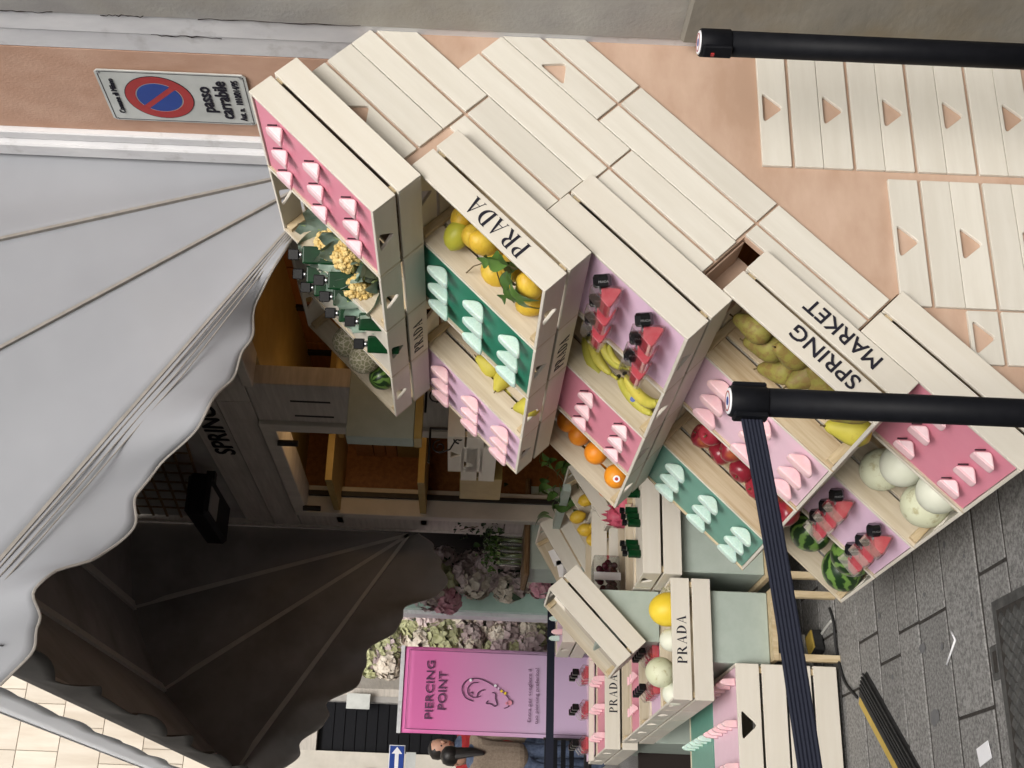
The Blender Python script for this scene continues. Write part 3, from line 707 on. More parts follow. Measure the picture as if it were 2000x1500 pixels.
ORA = [blob('orange', sph(.040, 14, .95), 26, .008, 50+i, 'orange') for i in range(2)]
def rand_rot(seed, tilt=1): r = random.Random(seed); return RZ(r.uniform(0, 6.28)) @ RX(r.uniform(-1, 1)*tilt) @ RZ(r.uniform(0, 6.28))
def fruit(kind, me, p, rot, label, group, s=1, stem=None, rt=None):
    if stem is None:
        o = bpy.data.objects.new(kind, me); COL.objects.link(o); o.matrix_world = T(p) @ rot @ SC(s); return tag(o, label, kind.replace('_', ' '), group)
    t = thing(kind, label, kind, group, T(p) @ rot @ SC(s)); child('skin', me, t, Matrix()); child('stem', STEM, t, T(0, 0, stem)); return t
PLACE = []
def row_fruit(r, px, py, t, kind, me, label, group, s=1, stem=None, tilt=1, rot=None, seed=None):
    ss, w = at_t(r, px, py, t); PLACE.append((kind, r, round(ss, 3), round(w, 3)))
    return fruit(kind, me, P_row(r, ss, w, t), rot if rot is not None else rand_rot(seed if seed is not None else px*7+py, tilt), label, group, s, stem)
LE = 'lemons heaped in the crate lettered on its front board'
lem = [(892, 460, .055, 3, 'greenish lemon lying apart at the upper end of the crate'), (903, 424, .10, 0, 'lemon tucked in the upper corner behind the greenish one'),
       (927, 462, .08, 1, 'lemon right beside the greenish one'), (944, 474, .06, 2, 'pale lemon half under the front board'), (966, 534, .075, 0, 'lemon behind the leafy twig'),
       (1004, 520, .09, 1, 'lemon between leaves and front board'), (986, 572, .07, 2, 'lemon under the leafy twig'), (1034, 558, .05, 0, 'big lemon against the front board edge'),
       (1036, 594, .07, 1, 'lemon beneath the big one at the lower end'), (1016, 618, .055, 2, 'lemon with its tip facing out near the emerald tray'), (1030, 646, .09, 0, 'lowest lemon in the corner above the side board'),
       (1012, 570, .12, 1, 'lemon deep in the middle of the heap'), (972, 505, .12, 2, 'lemon at the back of the heap by the boards'), (1050, 622, .12, 0, 'lemon seen through the triangular handle hole')]
for i, (x, y_, t, v, lb) in enumerate(lem): row_fruit(2, x, y_, t, 'lemon', LEMONG if v == 3 else LEMON[v], lb, LE, .98+.1*random.random(), None, 1.3)
def leaf_mesh(l=.05, w=.026, bend=.012, m='leaf'):
    n = 6; vs = []; fs = []
    for i in range(n+1):
        t = i/n; hw = w/2*sin(pi*min(1, t*.94+.04))**.8; z = -bend*(t-.4)**2*4
        vs += [(-hw, l*t, z+hw*.25), (0, l*t, z), (hw, l*t, z+hw*.25)]
    for i in range(n):
        a = i*3; fs += [(a, a+1, a+4, a+3), (a+1, a+2, a+5, a+4)]
    me = MB().add(vs, fs).mesh('leaf', True); me.materials.append(MATS[m]); return me
LEAF = [leaf_mesh(), leaf_mesh(.06, .03, .02), leaf_mesh(.045, .028, .006)]
tw = thing('lemon_twig', 'leafy lemon twig lying across the heap of lemons', 'twig', None, T(P_row(2, .30, .2, 0)))
def row_pt(r, x, y, t): s_, w_ = at_t(r, x, y, t); return P_row(r, s_, w_, t)
tp = [row_pt(2, x, y_, .02) for x, y_ in ((906, 537), (925, 520), (955, 510), (970, 530), (978, 556), (990, 575), (1005, 592))]
o0 = tw.location.copy()
MB().tube([p-o0 for p in tp], .0018, 6).build('stem', 'twig', tw)
MB().tube([row_pt(2, x, y_, .01)-o0 for x, y_ in ((1003, 636), (992, 642), (985, 650))], .0014, 6).build('stem', 'twig', tw)
for i, (x, y_, a, sc) in enumerate([(943, 505, 2.2, 1.2), (962, 505, .3, 1.25), (975, 500, .6, 1.1), (985, 535, 1.0, .9), (990, 545, 1.4, 1.0), (984, 566, 3.4, .9), (1002, 567, .9, 1.3), (1012, 600, 4.2, 1.1), (978, 585, 2.8, .8), (935, 512, 2.6, .9)]):
    p = row_pt(2, x, y_, .012)-o0
    child('leaf', LEAF[i % 3], tw, T(p) @ frame(Vector(), -D1, D2, -D3) @ RZ(a) @ RX(.5*random.uniform(-1, .6)) @ SC(sc*1.55))
# green pears in the third crate of the second row
for i, (x, y_, t, lb) in enumerate([(955, 715, .10, 'green pear deep in the crate, highest one under the emerald tray'), (982, 742, .10, 'green pear with stem peeking out below the emerald tray'), (1030, 794, .05, 'yellow green pear against the lower end of the second row'), (1003, 764, .11, 'green pear mostly hidden by the emerald tray rim')]):
    row_fruit(2, x, y_, t, 'pear', PEARY, lb, 'green pears of the second row', .95, .055, 1.4)
def sticker(o, r, m, size, dx=(0, 0, 0), ring_=None):
    c = o.matrix_world.translation; d = ((Vector((0, 0, CAMZ))-c).normalized()+Vector(dx)).normalized(); q = d.to_track_quat('Z', 'Y').to_matrix().to_4x4()
    me = MB().lathe([(size, 0), (size*.98, .0008)], 18).mesh('sticker'); me.materials.append(MATS[m])
    s = bpy.data.objects.new('sticker', me); COL.objects.link(s); s.parent = o; s.matrix_basis = o.matrix_world.inverted() @ (T(c+d*r) @ q)
    if ring_:
        m2 = MB().lathe([(size*.5, 0), (size*.5, .0006)], 14).mesh('sticker_print'); m2.materials.append(MATS[ring_]); s2 = bpy.data.objects.new('sticker_print', m2); COL.objects.link(s2); s2.parent = s; s2.matrix_basis = T(0, 0, .0009)
# bananas
def banana_mesh(seed):
    r = random.Random(seed); n = 13; b = MB(); pts = []; rad = []
    for i in range(n):
        t = i/(n-1); a = -1.0+2.0*t; pts.append((.10*sin(a), 0, .10*cos(a)-.10)); rad.append(.0225*min(1, (sin(pi*min(max(t*.93+.05, .01), .99)))**.45)*(.45 if i == 0 else .55 if i == n-1 else 1))
    b.tube(pts, rad, 6); me = b.mesh('peel', True); me.materials.append(MATS['banana']); return me
BAN = [banana_mesh(i) for i in range(2)]
BTIP = MB().lathe([(.0075, 0), (.0085, .006), (.004, .010)], 7).mesh('tip', True); BTIP.materials.append(MATS['banana_tip'])
BNECK = MB().tube([(0, 0, 0), (.012, 0, -.010), (.022, 0, -.022)], [.0085, .0065, .007], 7).mesh('neck', True); BNECK.materials.append(MATS['banana'])
STK = MB().lathe([(.0088, 0), (.0088, .0006)], 14).mesh('sticker'); STK.materials.append(MATS['sign_blue'])
def banana(M, label, has_sticker=False):
    t = thing('banana', label, 'banana', 'bananas in the third slanted row', M); child('peel', BAN[random.randrange(2)], t, Matrix())
    child('tip', BTIP, t, T(-.0845, 0, -.046) @ RY(-2.2)); child('neck', BNECK, t, T(.084, 0, -.046))
    if has_sticker:
        bpy.context.view_layer.update(); sticker(t, .024*M.to_scale().x, 'sign_blue', .0085, (.1*random.uniform(-1, 1), 0, .25), None)
def ban_at(x0, y0, x1, y1, t0, t1, roll, label, st=False):
    a, b = row_pt(3, x0, y0, t0), row_pt(3, x1, y1, t1); mid = (a+b)/2; X = (b-a).normalized(); L_ = (b-a).length
    Z = (-D3 - X*(-D3).dot(X)).normalized(); Y = Z.cross(X)
    k = L_/.17
    banana(frame(mid, X, Y, Z) @ RX(roll) @ T(0, 0, .02) @ SC(k), label, st)
ban_at(1142, 652, 1175, 742, .08, .05, 1.6, 'uppermost banana of the bunch under the perfumes')
ban_at(1152, 655, 1190, 732, .07, .045, 1.5, 'second banana of the upper bunch')
ban_at(1172, 660, 1216, 722, .06, .04, 1.3, 'third banana of the upper bunch')
ban_at(1190, 672, 1222, 716, .06, .05, 1.2, 'short banana below the upper bunch')
ban_at(1208, 740, 1272, 812, .06, .05, 1.7, 'large banana with blue sticker lowest in the crate', True)
ban_at(1222, 742, 1285, 795, .05, .03, 1.4, 'banana lying next to the lilac tray', False)
ban_at(1170, 735, 1205, 762, .08, .08, 1.7, 'small dark tipped banana between the bunches')
ban_at(1185, 720, 1212, 745, .09, .08, 1.0, 'green banana crown piece in the middle')
ban_at(1120, 668, 1150, 700, .12, .1, 1.2, 'green banana at the far upper corner')
# oranges
for i, (x, y_, t, lb) in enumerate([(1110, 822, .09, 'orange in the dark upper corner of the rear crate, third row'), (1132, 848, .09, 'second orange from the top, under the pink tray'), (1164, 884, .06, 'yellowish orange half under the pink tray'), (1175, 905, .10, 'orange below the yellowish one'),
                                   (1188, 951, .075, 'big orange lying outermost at the lower end'), (1203, 930, .035, 'orange with round white sticker')]):
    o = row_fruit(3, x, y_, t, 'orange', ORA[i % 2], lb, 'oranges of the third slanted row', 1.08)
bpy.context.view_layer.update()
sticker(o, .0428, 'paper', .0125, (-.25, 0, -.05), 'sign_red')
# russet pears, row 4 crate 0 ; yellow pear ; apples
for i, (x, y_, t, v, lb) in enumerate([(1475, 640, .06, 0, 'green russet pear at the upper end behind the SPRING board'), (1498, 676, .07, 1, 'brown russet pear second from the upper end'), (1523, 722, .08, 2, 'broad russet pear standing out from the board'), (1548, 690, .05, 0, 'russet pear close behind the word SPRING'),
        (1578, 732, .06, 1, 'russet pear just right of the black post top'), (1605, 745, .07, 2, 'russet pear beside the black post'), (1640, 780, .07, 0, 'russet pear hidden by the black post'), (1665, 800, .05, 1, 'russet pear behind the black post at the lower end')]):
    row_fruit(4, x, y_, t, 'pear', PEAR[v], lb, 'russet pears of the fourth row', 1.12, .055, 1.2)
row_fruit(4, 1662, 838, .06, 'pear', PEARY, 'bright yellow pear in the lower corner beside the black post', 'russet pears of the fourth row', 1.2, .055, .8)
for i, (x, y_, t, lb) in enumerate([(1373, 852, .075, 'dark red apple highest in the apple crate'), (1408, 884, .075, 'red apple with yellow flush, second in line'), (1449, 918, .075, 'orange flushed apple third in line'), (1480, 950, .08, 'red apple beside the black belt'), (1505, 975, .08, 'red apple hidden by the black belt'), (1535, 1003, .06, 'yellow striped apple left of the belt at the lower end'),
                                   (1390, 845, .04, 'red apple half under the rose tray'), (1428, 878, .04, 'second red apple half under the rose tray')]):
    row_fruit(4, x, y_, t, 'apple', APPLE[i % 3], lb, 'red apples of the fourth row', 1.12, .020, .9)
# honeydews and watermelons
HD = blob('honeydew', sph(.062, 16, 1.08), 28, .012, 60, 'honeydew'); HDP = blob('honeydew', sph(.062, 16, 1.05), 28, .012, 61, 'honeydew_pale')
for i, (x, y_, t, me, lb, s) in enumerate([(1722, 917, .07, HD, 'honeydew with brown blossom scar near the pear crate', 1.0), (1763, 908, .055, HDP, 'smooth white honeydew between its neighbours', 1.0), (1808, 985, .07, HD, 'largest speckled honeydew at the front of the crate', 1.1), (1835, 960, .04, HDP, 'white honeydew half under the pink tray', 1.0)]):
    hd_ = row_fruit(5, x, y_, t, 'honeydew', me, lb, 'honeydew melons of the bottom row', s, None, .6, rot=RX(1.9) @ RZ(i))
    if i in (0, 2):
        bpy.context.view_layer.update(); n0 = len(hd_.children); sticker(hd_, .0605*s, 'twig', .009, (-.25, .1, -.25)); hd_.children[n0].name = 'blossom_scar'
WM = blob('watermelon', sph(.075, 18, 1.12), 36, .008, 70, 'watermelon')
for x, y_, t, lb, a in [(1645, 1112, .05, 'striped watermelon lying lowest behind the perfume tray', .5), (1583, 1038, .06, 'dark watermelon partly behind the black belt', 1.3), (1665, 1085, .03, 'watermelon tucked under the lilac tray', 2.2)]:
    row_fruit(5, x, y_, t, 'watermelon', WM, lb, 'watermelons of the bottom row', .92, None, rot=RY(1.2) @ RX(a) @ RZ(a))
# cauliflowers -----------------------------------------------------------
def cauli_mesh(seed):
    r = random.Random(seed); bm = bmesh.new()
    for i in range(70):
        v = Vector((r.gauss(0, 1), r.gauss(0, 1), abs(r.gauss(0, 1))+.1)).normalized(); q = r.uniform(.010, .017)
        bmesh.ops.create_icosphere(bm, subdivisions=1, radius=q, matrix=T(v*.043))
        for _ in range(4):
            u = (v+Vector((r.gauss(0, 1), r.gauss(0, 1), r.gauss(0, 1)))*.28).normalized()
            bmesh.ops.create_icosphere(bm, subdivisions=1, radius=q*.45, matrix=T(v*.043+u*q*.85))
    me = bpy.data.meshes.new('curd'); bm.to_mesh(me); bm.free(); me.polygons.foreach_set('use_smooth', [True]*len(me.polygons)); me.materials.append(MATS['cauli']); return me
CURD = [cauli_mesh(i) for i in range(2)]
def cleaf(seed):
    r = random.Random(seed); n, mm = 9, 7; vs = []; fs = []
    for i in range(n+1):
        t = i/n; hw = (.010+.030*sin(pi*min(1, t*.9+.08))**.9)
        for j in range(mm):
            q = j/(mm-1)*2-1; vs.append((hw*q, .095*t, .030*t*t+.018*q*q*t+.005*sin(9*t+5*q+seed)*t))
    for i in range(n):
        for j in range(mm-1): a = i*mm+j; fs.append((a, a+1, a+mm+1, a+mm))
    me = MB().add(vs, fs).mesh('leaf', True); me.materials.append(MATS['leaf_blue']); return me
CLEAF = [cleaf(i) for i in range(3)]
RIB = MB().tube([(0, 0, -.002), (0, .03, 0), (0, .06, .010), (0, .09, .026)], [.007, .006, .004, .002], 6).mesh('leaf_rib', True); RIB.materials.append(MATS['leaf_rib'])
for i, (x, y_, t, lb, dirn) in enumerate([(655, 480, .075, 'yellow cauliflower at the upper end of its crate', .2), (680, 500, .06, 'small yellow cauliflower between its larger neighbours', .5), (705, 552, .055, 'largest yellow cauliflower with its curd facing out', .9), (735, 585, .09, 'yellow cauliflower at the lower end by the side board', 1.3)]):
    c = row_pt(1, x, y_, t); cl = thing('cauliflower', lb, 'cauliflower', 'cauliflowers of the top row', T(c) @ frame(Vector(), -D1, D2, -D3) @ RZ(dirn*.3-.3) @ RX(.55) @ SC(1.12 if i != 1 else .9))
    child('curd', CURD[i % 2], cl, Matrix())
    for j in range(10):
        a = j*2*pi/10+random.uniform(-.2, .2); M = RZ(a) @ T(0, .030, -.032) @ RX(.6+random.uniform(-.45, .2)) @ SC(random.uniform(.9, 1.15))
        lf = child('leaf', CLEAF[j % 3], cl, M); child('leaf_rib', RIB, lf, T(0, 0, -.002))
# tall green bottles standing on the tray of the third crate, top row
def gbottle():
    b = MB(); pr = []
    out = [(-.024, -.024), (.024, -.024), (.024, .024), (-.024, .024)]
    bm_ = MB().box(-.025, .025, -.018, .018, 0, .092); me = bm_.mesh('glass_body'); bevel_mesh(me, .005, 3); me.materials.append(MATS['green_glass'])
    c = MB().box(-.015, .015, -.013, .013, .102, .132).mesh('cap'); bevel_mesh(c, .002); c.materials.append(MATS['black_gloss'])
    n = MB().lathe([(.009, .09), (.009, .104)], 12).mesh('collar', True); n.materials.append(MATS['steel'])
    l = MB().box(-.021, .021, -.0186, -.0182, .004, .022).mesh('foot_label'); l.materials.append(MATS['paper']); return me, c, n, l
GB = gbottle()
lid(1, 2, 'wood_pale', 'pale wooden tray under the tall green bottles')
for i, (x, y_, lb) in enumerate([(618, 498, 'green glass bottle highest in the row behind the cauliflowers'), (625, 536, 'second green bottle from the top of that row'), (640, 562, 'third green bottle, leaning on the fourth'), (668, 548, 'green bottle directly behind the cauliflower crate rim'),
        (678, 580, 'fifth green bottle of the row'), (688, 612, 'sixth green bottle with bright reflection'), (728, 628, 'seventh green bottle near the lower end'), (744, 672, 'lowest green bottle at the end of the row')]):
    s_, w_ = at_t(1, x, y_, .008); p = P_row(1, s_, w_, .006)
    t = thing('tall_bottle', lb, 'bottle', 'tall green glass bottles of the top row', T(p) @ RZ(-.5) @ T(0, 0, -.062) @ SC(1.12))
    for me, nm_ in list(zip(GB, ('glass_body', 'cap', 'collar', 'foot_label')))[:3]: child(nm_, me, t, Matrix())
CAN = blob('melon', sph(.062, 16, 1.02), 28, .01, 80, 'cantaloupe')
WMD = blob('melon', sph(.058, 16, 1.05), 28, .01, 81, 'watermelon')
row_fruit(1, 680, 668, .03, 'melon', CAN, 'netted melon with small blue sticker in the highest rear crate', 'melons of the top row', .9, None, .5)
row_fruit(1, 712, 700, .03, 'melon', CAN, 'beige netted melon right of the lowest green bottle', 'melons of the top row', .9, None, .9)
row_fruit(1, 748, 735, .05, 'melon', WMD, 'dark striped melon in the lowest corner of the highest rear crate', 'melons of the top row', .85, None, .9)
# ------------------------------------------------------------------ dome awning over the shop front
aw = thing('awning', 'large off-white dome awning with scalloped valance over the shop front', 'awning')
ANG = [90, 72.2, 54.2, 32.4]; RAD = 1.88
NY, FYA = 3.39, 7.9
PV = {NY: 1.995, FYA: 1.935}
def ap(a, y, r=RAD): z0 = PV[NY]+(PV[FYA]-PV[NY])*(y-NY)/(FYA-NY); return Vector((WX-r*cos(radians(a)), y, z0+r*sin(radians(a))))
def sheet(fn, nu, nv, name, m, parent, th=.003, shade_sheet=None):
    vs = [fn(i/nu, j/nv) for j in range(nv+1) for i in range(nu+1)]; fs = []
    for j in range(nv):
        for i in range(nu): a = j*(nu+1)+i; fs.append((a, a+1, a+nu+2, a+nu+1))
    o = MB().add(vs, fs).build(name, m, parent, smooth=True)
    md = o.modifiers.new('s', 'SOLIDIFY'); md.thickness = th
    if shade_sheet:
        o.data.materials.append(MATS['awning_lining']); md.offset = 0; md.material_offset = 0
        o2 = MB().add([Vector(v)+Vector(shade_sheet(Vector(v))) for v in vs], fs).build('lining', 'awning_lining', o, smooth=True)  # added inner sheet, dark colour stands in for shade under the canopy
    return o
# canopy: fabric stretched between hoops
for k in range(3):
    a0, a1 = ANG[k], ANG[k+1]
    def fn(u, v, a0=a0, a1=a1):
        a = a0+(a1-a0)*v; y_ = NY+(FYA-NY)*u; p0, p1 = ap(a0, y_), ap(a1, y_); q = p0.lerp(p1, v)
        sag = .02*sin(pi*v)*sin(pi*u); return q+Vector((cos(radians(a)), 0, -sin(radians(a))))*sag
    sheet(fn, 30, 6, 'canopy_panel', 'awning', aw, shade_sheet=lambda v: (Vector((WX, v.y, 1.9))-v).normalized()*.008)
# end caps: fan gores between the ribs, slightly hollow
for y_, sg_ in ((NY, 1), (FYA, -1)):
    for k in range(3):
        a0, a1 = ANG[k], ANG[k+1]
        def fn(u, v, a0=a0, a1=a1, y_=y_, sg_=sg_):
            p = Vector((WX, y_, PV[y_])); q = ap(a0, y_).lerp(ap(a1, y_), v); r_ = p.lerp(q, .02+.98*u)
            return r_+Vector((0, sg_*(.045*sin(pi*v)*u*(1-.35*u)+.006*sin(v*9+u*5)*u), 0))
        sheet(fn, 14, 12, 'end_gore', 'awning', aw, shade_sheet=lambda v, s_=sg_: (0, .008*s_, 0))
    for k in range(1, 4):
        p, q = Vector((WX-.01, y_, PV[y_])), ap(ANG[k], y_)
        off = Vector((0, -.013*sg_, 0)); n_ = (q-p).normalized().cross(Vector((0, 1, 0)))*(.006 if sg_ > 0 else .017)
        MB().add([p+off-n_*.6, q+off-n_, q+off+n_, p+off+n_*.6, p-off-n_*.6, q-off-n_, q-off+n_, p-off+n_*.6], [(0, 1, 2, 3), (7, 6, 5, 4), (0, 4, 5, 1), (2, 6, 7, 3), (0, 3, 7, 4), (1, 5, 6, 2)]).build('seam', 'awning_seam' if sg_ > 0 else 'rib_light', aw)
# scalloped end valances hanging from the lowest rib
def valance(y_, edge, sg_, nm='end_valance', vmax=1.0):
    p, q = Vector((WX-.02, y_, PV[y_])), ap(ANG[3], y_, 1.86)
    def low(u):
        d = edge(u); return d
    def fn(u, v):
        u = u*vmax; t = p+(q-p)*u; d = low(u)
        x = t.x; z = t.z-d*v; w = .045*sin(u*17+1.2)*v+.02*sin(u*37+v*2)*v*v
        return Vector((x, y_-.008*sg_+sg_*(w+.03*v), z))
    o = sheet(fn, 120, 8, nm, 'awning', aw, .004, shade_sheet=lambda v: (0, .006*sg_, 0))
    pts = [fn(i/120, 1.0) for i in range(121)]
    MB().tube(pts, .0045, 6).build('piped_edge', 'awning_seam', aw)
    for dd in (.02, .045, .07): MB().tube([p.lerp(q, t/12)+Vector((0, -.012*sg_, -dd*min(1, t/6)*.9)) for t in range(1, 13)], .0022, 6).build('hem_welt', 'awning_seam', aw)
def table_edge(tab):
    def f(u):
        x = WX-.02-u*1.55
        for (xa, da), (xb, db) in zip(tab, tab[1:]):
            if xa >= x >= xb: t = (xa-x)/(xa-xb); t = t*t*(3-2*t); return da+(db-da)*t
        return tab[-1][1]
    return f
edge_near = table_edge([(2.2, .0), (1.97, .012), (1.80, .062), (1.70, .06), (1.54, .148), (1.40, .198), (1.24, .245), (1.13, .19), (1.05, .195), (.94, .262), (.84, .245), (.78, .184), (.73, .18), (.645, .246), (.56, .285), (.4, .25)])
edge_far = table_edge([(2.2, .05), (2.10, .22), (2.0, .345), (1.87, .47), (1.795, .455), (1.684, .32), (1.60, .36), (1.53, .37), (1.407, .275), (1.30, .33), (1.17, .375), (1.056, .265), (.97, .34), (.912, .345), (.814, .27), (.73, .32), (.6, .26)])
valance(NY, edge_near, 1, vmax=1.10); valance(FYA, edge_far, -1)
MB().tube([ap(32.4, NY), ap(32.4, FYA)], .028, 10).build('front_bar', 'awning_seam', aw)
for k in (1, 2): MB().box(-.028, .028, 0, FYA-NY, -.012, .012, T(ap(ANG[k], NY, RAD-.02)) @ RX(math.atan2(PV[FYA]-PV[NY], FYA-NY)) @ RY(radians(90-ANG[k])*-1)).build('hoop_batten', 'rib_light', aw)
MB().tube([(WX-.02, 3.36, 1.98), (WX-.02, 3.36, 4.0)], .018, 8).build('wall_rail', 'awning_seam', aw)
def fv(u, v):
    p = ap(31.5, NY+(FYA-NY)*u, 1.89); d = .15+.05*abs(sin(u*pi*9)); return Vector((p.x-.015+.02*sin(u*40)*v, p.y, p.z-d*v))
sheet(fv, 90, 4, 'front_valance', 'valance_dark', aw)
# second, lit awning seen beyond the front edge
aw2 = thing('awning', 'narrow bright white awning strip with scalloped hem beyond the dark canopy', 'awning')
def a2(u, v):
    Y = 6.2+(13.0-6.2)*u; X = .62+.03*u; zt = 3.47
    d = .22+.045*abs(sin(u*pi*13)); return Vector((X-.20*(1-v), Y, zt+.10*(1-v)-d*v))
def trans_cloth(name, c, amt):
    m = bpy.data.materials.new(name); m.use_nodes = True; MATS[name] = m; nt = m.node_tree; b = nt.nodes['Principled BSDF']; out = nt.nodes['Material Output']
    b.inputs['Base Color'].default_value = rgba(c); b.inputs['Roughness'].default_value = .8
    t = nd(nt, 'ShaderNodeBsdfTranslucent'); t.inputs['Color'].default_value = rgba(c); mx = nd(nt, 'ShaderNodeMixShader'); mx.inputs[0].default_value = amt
    nt.links.new(b.outputs[0], mx.inputs[1]); nt.links.new(t.outputs[0], mx.inputs[2]); nt.links.new(mx.outputs[0], out.inputs['Surface'])
trans_cloth('awning_lit', (.9, .91, .93), .2)
def a2v(u, v):
    Y = 3.6+9.0*u; d = .22+.025*abs(sin(u*pi*17)); return Vector((.60+.004*sin(u*70)*v, Y, 3.43-d*v))
sheet(a2v, 160, 3, 'valance', 'awning_lit', aw2, .003)
MB().tube([(.60, 3.6, 3.435), (.60, 12.6, 3.435)], .005, 8).build('edge_bar', 'white_paint', aw2)
# security camera / heater box and trellis under the canopy
hb = thing('heater', 'black box heater fixed high on the dark wall under the awning', 'heater', None, T(1.98, 6.75, 3.05))
MB().box(-.12, .12, -.30, .35, -.06, .07).build('housing', 'black_matte', hb, bevel=.02); MB().box(.12, .22, -.03, .03, -.02, .03).build('bracket', 'black_iron', hb)
MB().box(-.09, .05, -.27, -.05, -.066, -.06).build('grille', 'steel', hb)
tr = thing('lattice', 'dark wooden diagonal lattice on the wall above the lettering', 'lattice', None, T(WX-.02, 6.9, 3.12))
for i in range(9): MB().box(-.004, .004, -.9+i*.18, -.885+i*.18, 0, .62, RX(0)).build('lath', 'bark', tr)
for i in range(7): MB().box(-.014, -.005, -.95, .75, .03+i*.09, .044+i*.09, RX(.10)).build('lath', 'bark', tr)
# shop lamp (lit), placed behind the first opening
lp = thing('table_lamp', 'small glowing lamp with woven shade inside the right shop opening', 'lamp', None, T(WX+.55, 4.72, 2.10))
lc = onX(632, 600, WX+.45)
lp.location = lc
mat('lamp_shade', (.62, .42, .18), (.75, .53, .26), .8, 60, bump=.5, bscale=200)
mat('bulb', (1, .7, .3), emit=(1, .55, .18), estr=12)
MB().lathe([(.045, -.09), (.055, -.09), (.062, .0), (.058, .0), (.05, -.085)], 20).build('shade', 'lamp_shade', lp, T(.0, .03, -.06), smooth=True)
MB().lathe(sph(.018, 8), 12).build('bulb', 'bulb', lp, T(-.02, 0, .03), smooth=True)
MB().lathe([(.02, -.2), (.012, -.15)], 10).build('foot', 'black_iron', lp)
for (x, y_, z, en, nm_) in ((WX+.72, 4.5, 2.0, 5, 'shop_light'), (WX+.30, 6.3, 2.3, 4, 'shop_light_rear')):
    l = bpy.data.lights.new(nm_, 'POINT'); l.energy = en; l.color = (1, .62, .28); l.shadow_soft_size = .12
    lo = bpy.data.objects.new(nm_, l); COL.objects.link(lo); lo.location = (x, y_, z)
# ------------------------------------------------------------------ queue posts and belts
def stanchion(x, y_, ztop, label, d=.061, clip=None, slot_dirs=()):
    t = thing('queue_post', label, 'queue post', 'black belt barrier posts', T(x, y_, 0)); r = d/2
    MB().lathe([(.17, .0), (.17, .012), (.14, .022), (.045, .03)], 36).build('base', 'black_matte', t, smooth=True)
    MB().lathe([(r, .028), (r, ztop-.075)], 32).build('tube', 'black_matte', t, smooth=True)
    MB().lathe([(r*1.0, ztop-.074), (r*1.1, ztop-.072), (r*1.1, ztop-.004), (r*1.02, ztop)], 32).build('head', 'black_matte', t, smooth=True)
    MB().lathe([(r*.92, 0), (r*.90, .0022), (r*.85, .003)], 32).build('cap_disc', 'paper', t, T(0, 0, ztop))
    a, h = ring(0, 0, r*.62, r*.72, 0, 0, 28); MB().prism(a, -.0006, 0, h).build('printed_ring', 'sign_red', t, T(0, 0, ztop+.0032) @ RX(-pi/2))
    MB().prism(ell(0, 0, r*.3, r*.3, 0, 2*pi, 16)[:-1], -.0006, 0).build('printed_mark', 'sign_blue', t, T(0, 0, ztop+.0032) @ RX(-pi/2))
    for a in slot_dirs:
        MB().box(-.016, .016, r*.95, r*1.32, ztop-.074, ztop-.006, RZ(a)).build('belt_clip', 'black_matte', t, bevel=.003)
    return t
p1 = onY(1366, 83, 2.34); p2 = onY(1424, 783, 2.2)
s1 = stanchion(p1.x, p1.y, p1.z, 'black post by the plywood panel with red release button', .0615, slot_dirs=(1.9,))
MB().box(-.006, .006, -.004, .004, -.004, .004).build('release_button', 'sign_red', s1, T(-.037, -.008, p1.z-.028))
s2 = stanchion(p2.x, p2.y, p2.z, 'black post in front of the pear crate with belt pulled to the left', .0575, slot_dirs=(1.65, -1.5))
s3 = stanchion(-1.05, 2.0, p2.z, 'black post out to the left holding the near belt end', .0615)
pe = onY(1575, 1500, 2.09)
A = Vector((p2.x-.036, p2.y+.0, p2.z-.043)); B = Vector((-1.02, 2.0, p2.z-.08)); n = 24; m_ = 12
prof_ = [(-.0215+.043*j/m_, -.0012 if j in (0, m_) else (-.0026 if j % 2 else -.0008)) for j in range(m_+1)]
vs = []; fs = []
for i in range(n+1):
    t = i/n; p = A.lerp(B, t); sag = .28*t*(1-t); q = Vector((p.x, p.y+.012*sin(t*6), p.z-sag*.62))
    vs += [q+Vector((0, dy, dz)) for dz, dy in prof_]+[q+Vector((0, .0012, dz)) for dz, dy in prof_[::-1]]
k2 = 2*(m_+1)
for i in range(n):
    for j in range(k2): a, b = i*k2+j, i*k2+(j+1) % k2; fs.append((a, b, b+k2, a+k2))
o = MB().add(vs, fs).build('barrier_belt', 'black_belt')
tag(o, 'broad black belt stretched from the middle post towards the left foreground', 'belt')
# far belt with its post
fb0, fb1 = onY(1077, 1186, 8.6), onY(1077, 1500, 8.6)
fb = MB().box(fb1.x-1.2, fb0.x, 8.598, 8.602, fb0.z-.027, fb0.z+.027).build('barrier_belt', 'black_belt'); tag(fb, 'far black belt running in front of the pink banner', 'belt')
stanchion(fb0.x+.03, 8.6, fb0.z+.05, 'distant black post beside the mirror crate')
# ------------------------------------------------------------------ things on the ground
cv = thing('cable_ramp', 'black ribbed cable ramp with yellow edge on the paving', 'cable ramp', None, T(onZ(1690, 1350, 0)))
a_, b_ = onZ(1688, 1342, 0), onZ(1775, 1500, 0); X = (b_-a_).normalized(); Y = Vector((0, 0, 1)).cross(X); Lr = 1.6
cv.matrix_world = frame(a_, X, Y, Vector((0, 0, 1)))
wv = .135
prof = [(-.07, 0), (-.045, .012), (-.03, .016), (.03, .016), (.045, .012), (.07, 0)]
MB().prism([(p[0], p[1]) for p in prof], -Lr, 0, (), RZ(pi/2)).build('rubber_body', 'rubber', cv)
for i in range(6): MB().box(0, Lr, -.028+i*.0165, -.021+i*.0165, .012, .0185+(.002 if 0 < i < 5 else -.002)).build('rib', 'rubber', cv)
MB().box(-.0, Lr, -.074, -.036, .001, .0135, RX(-.0)).build('yellow_edge', 'yellow_rubber', cv, bevel=.004)
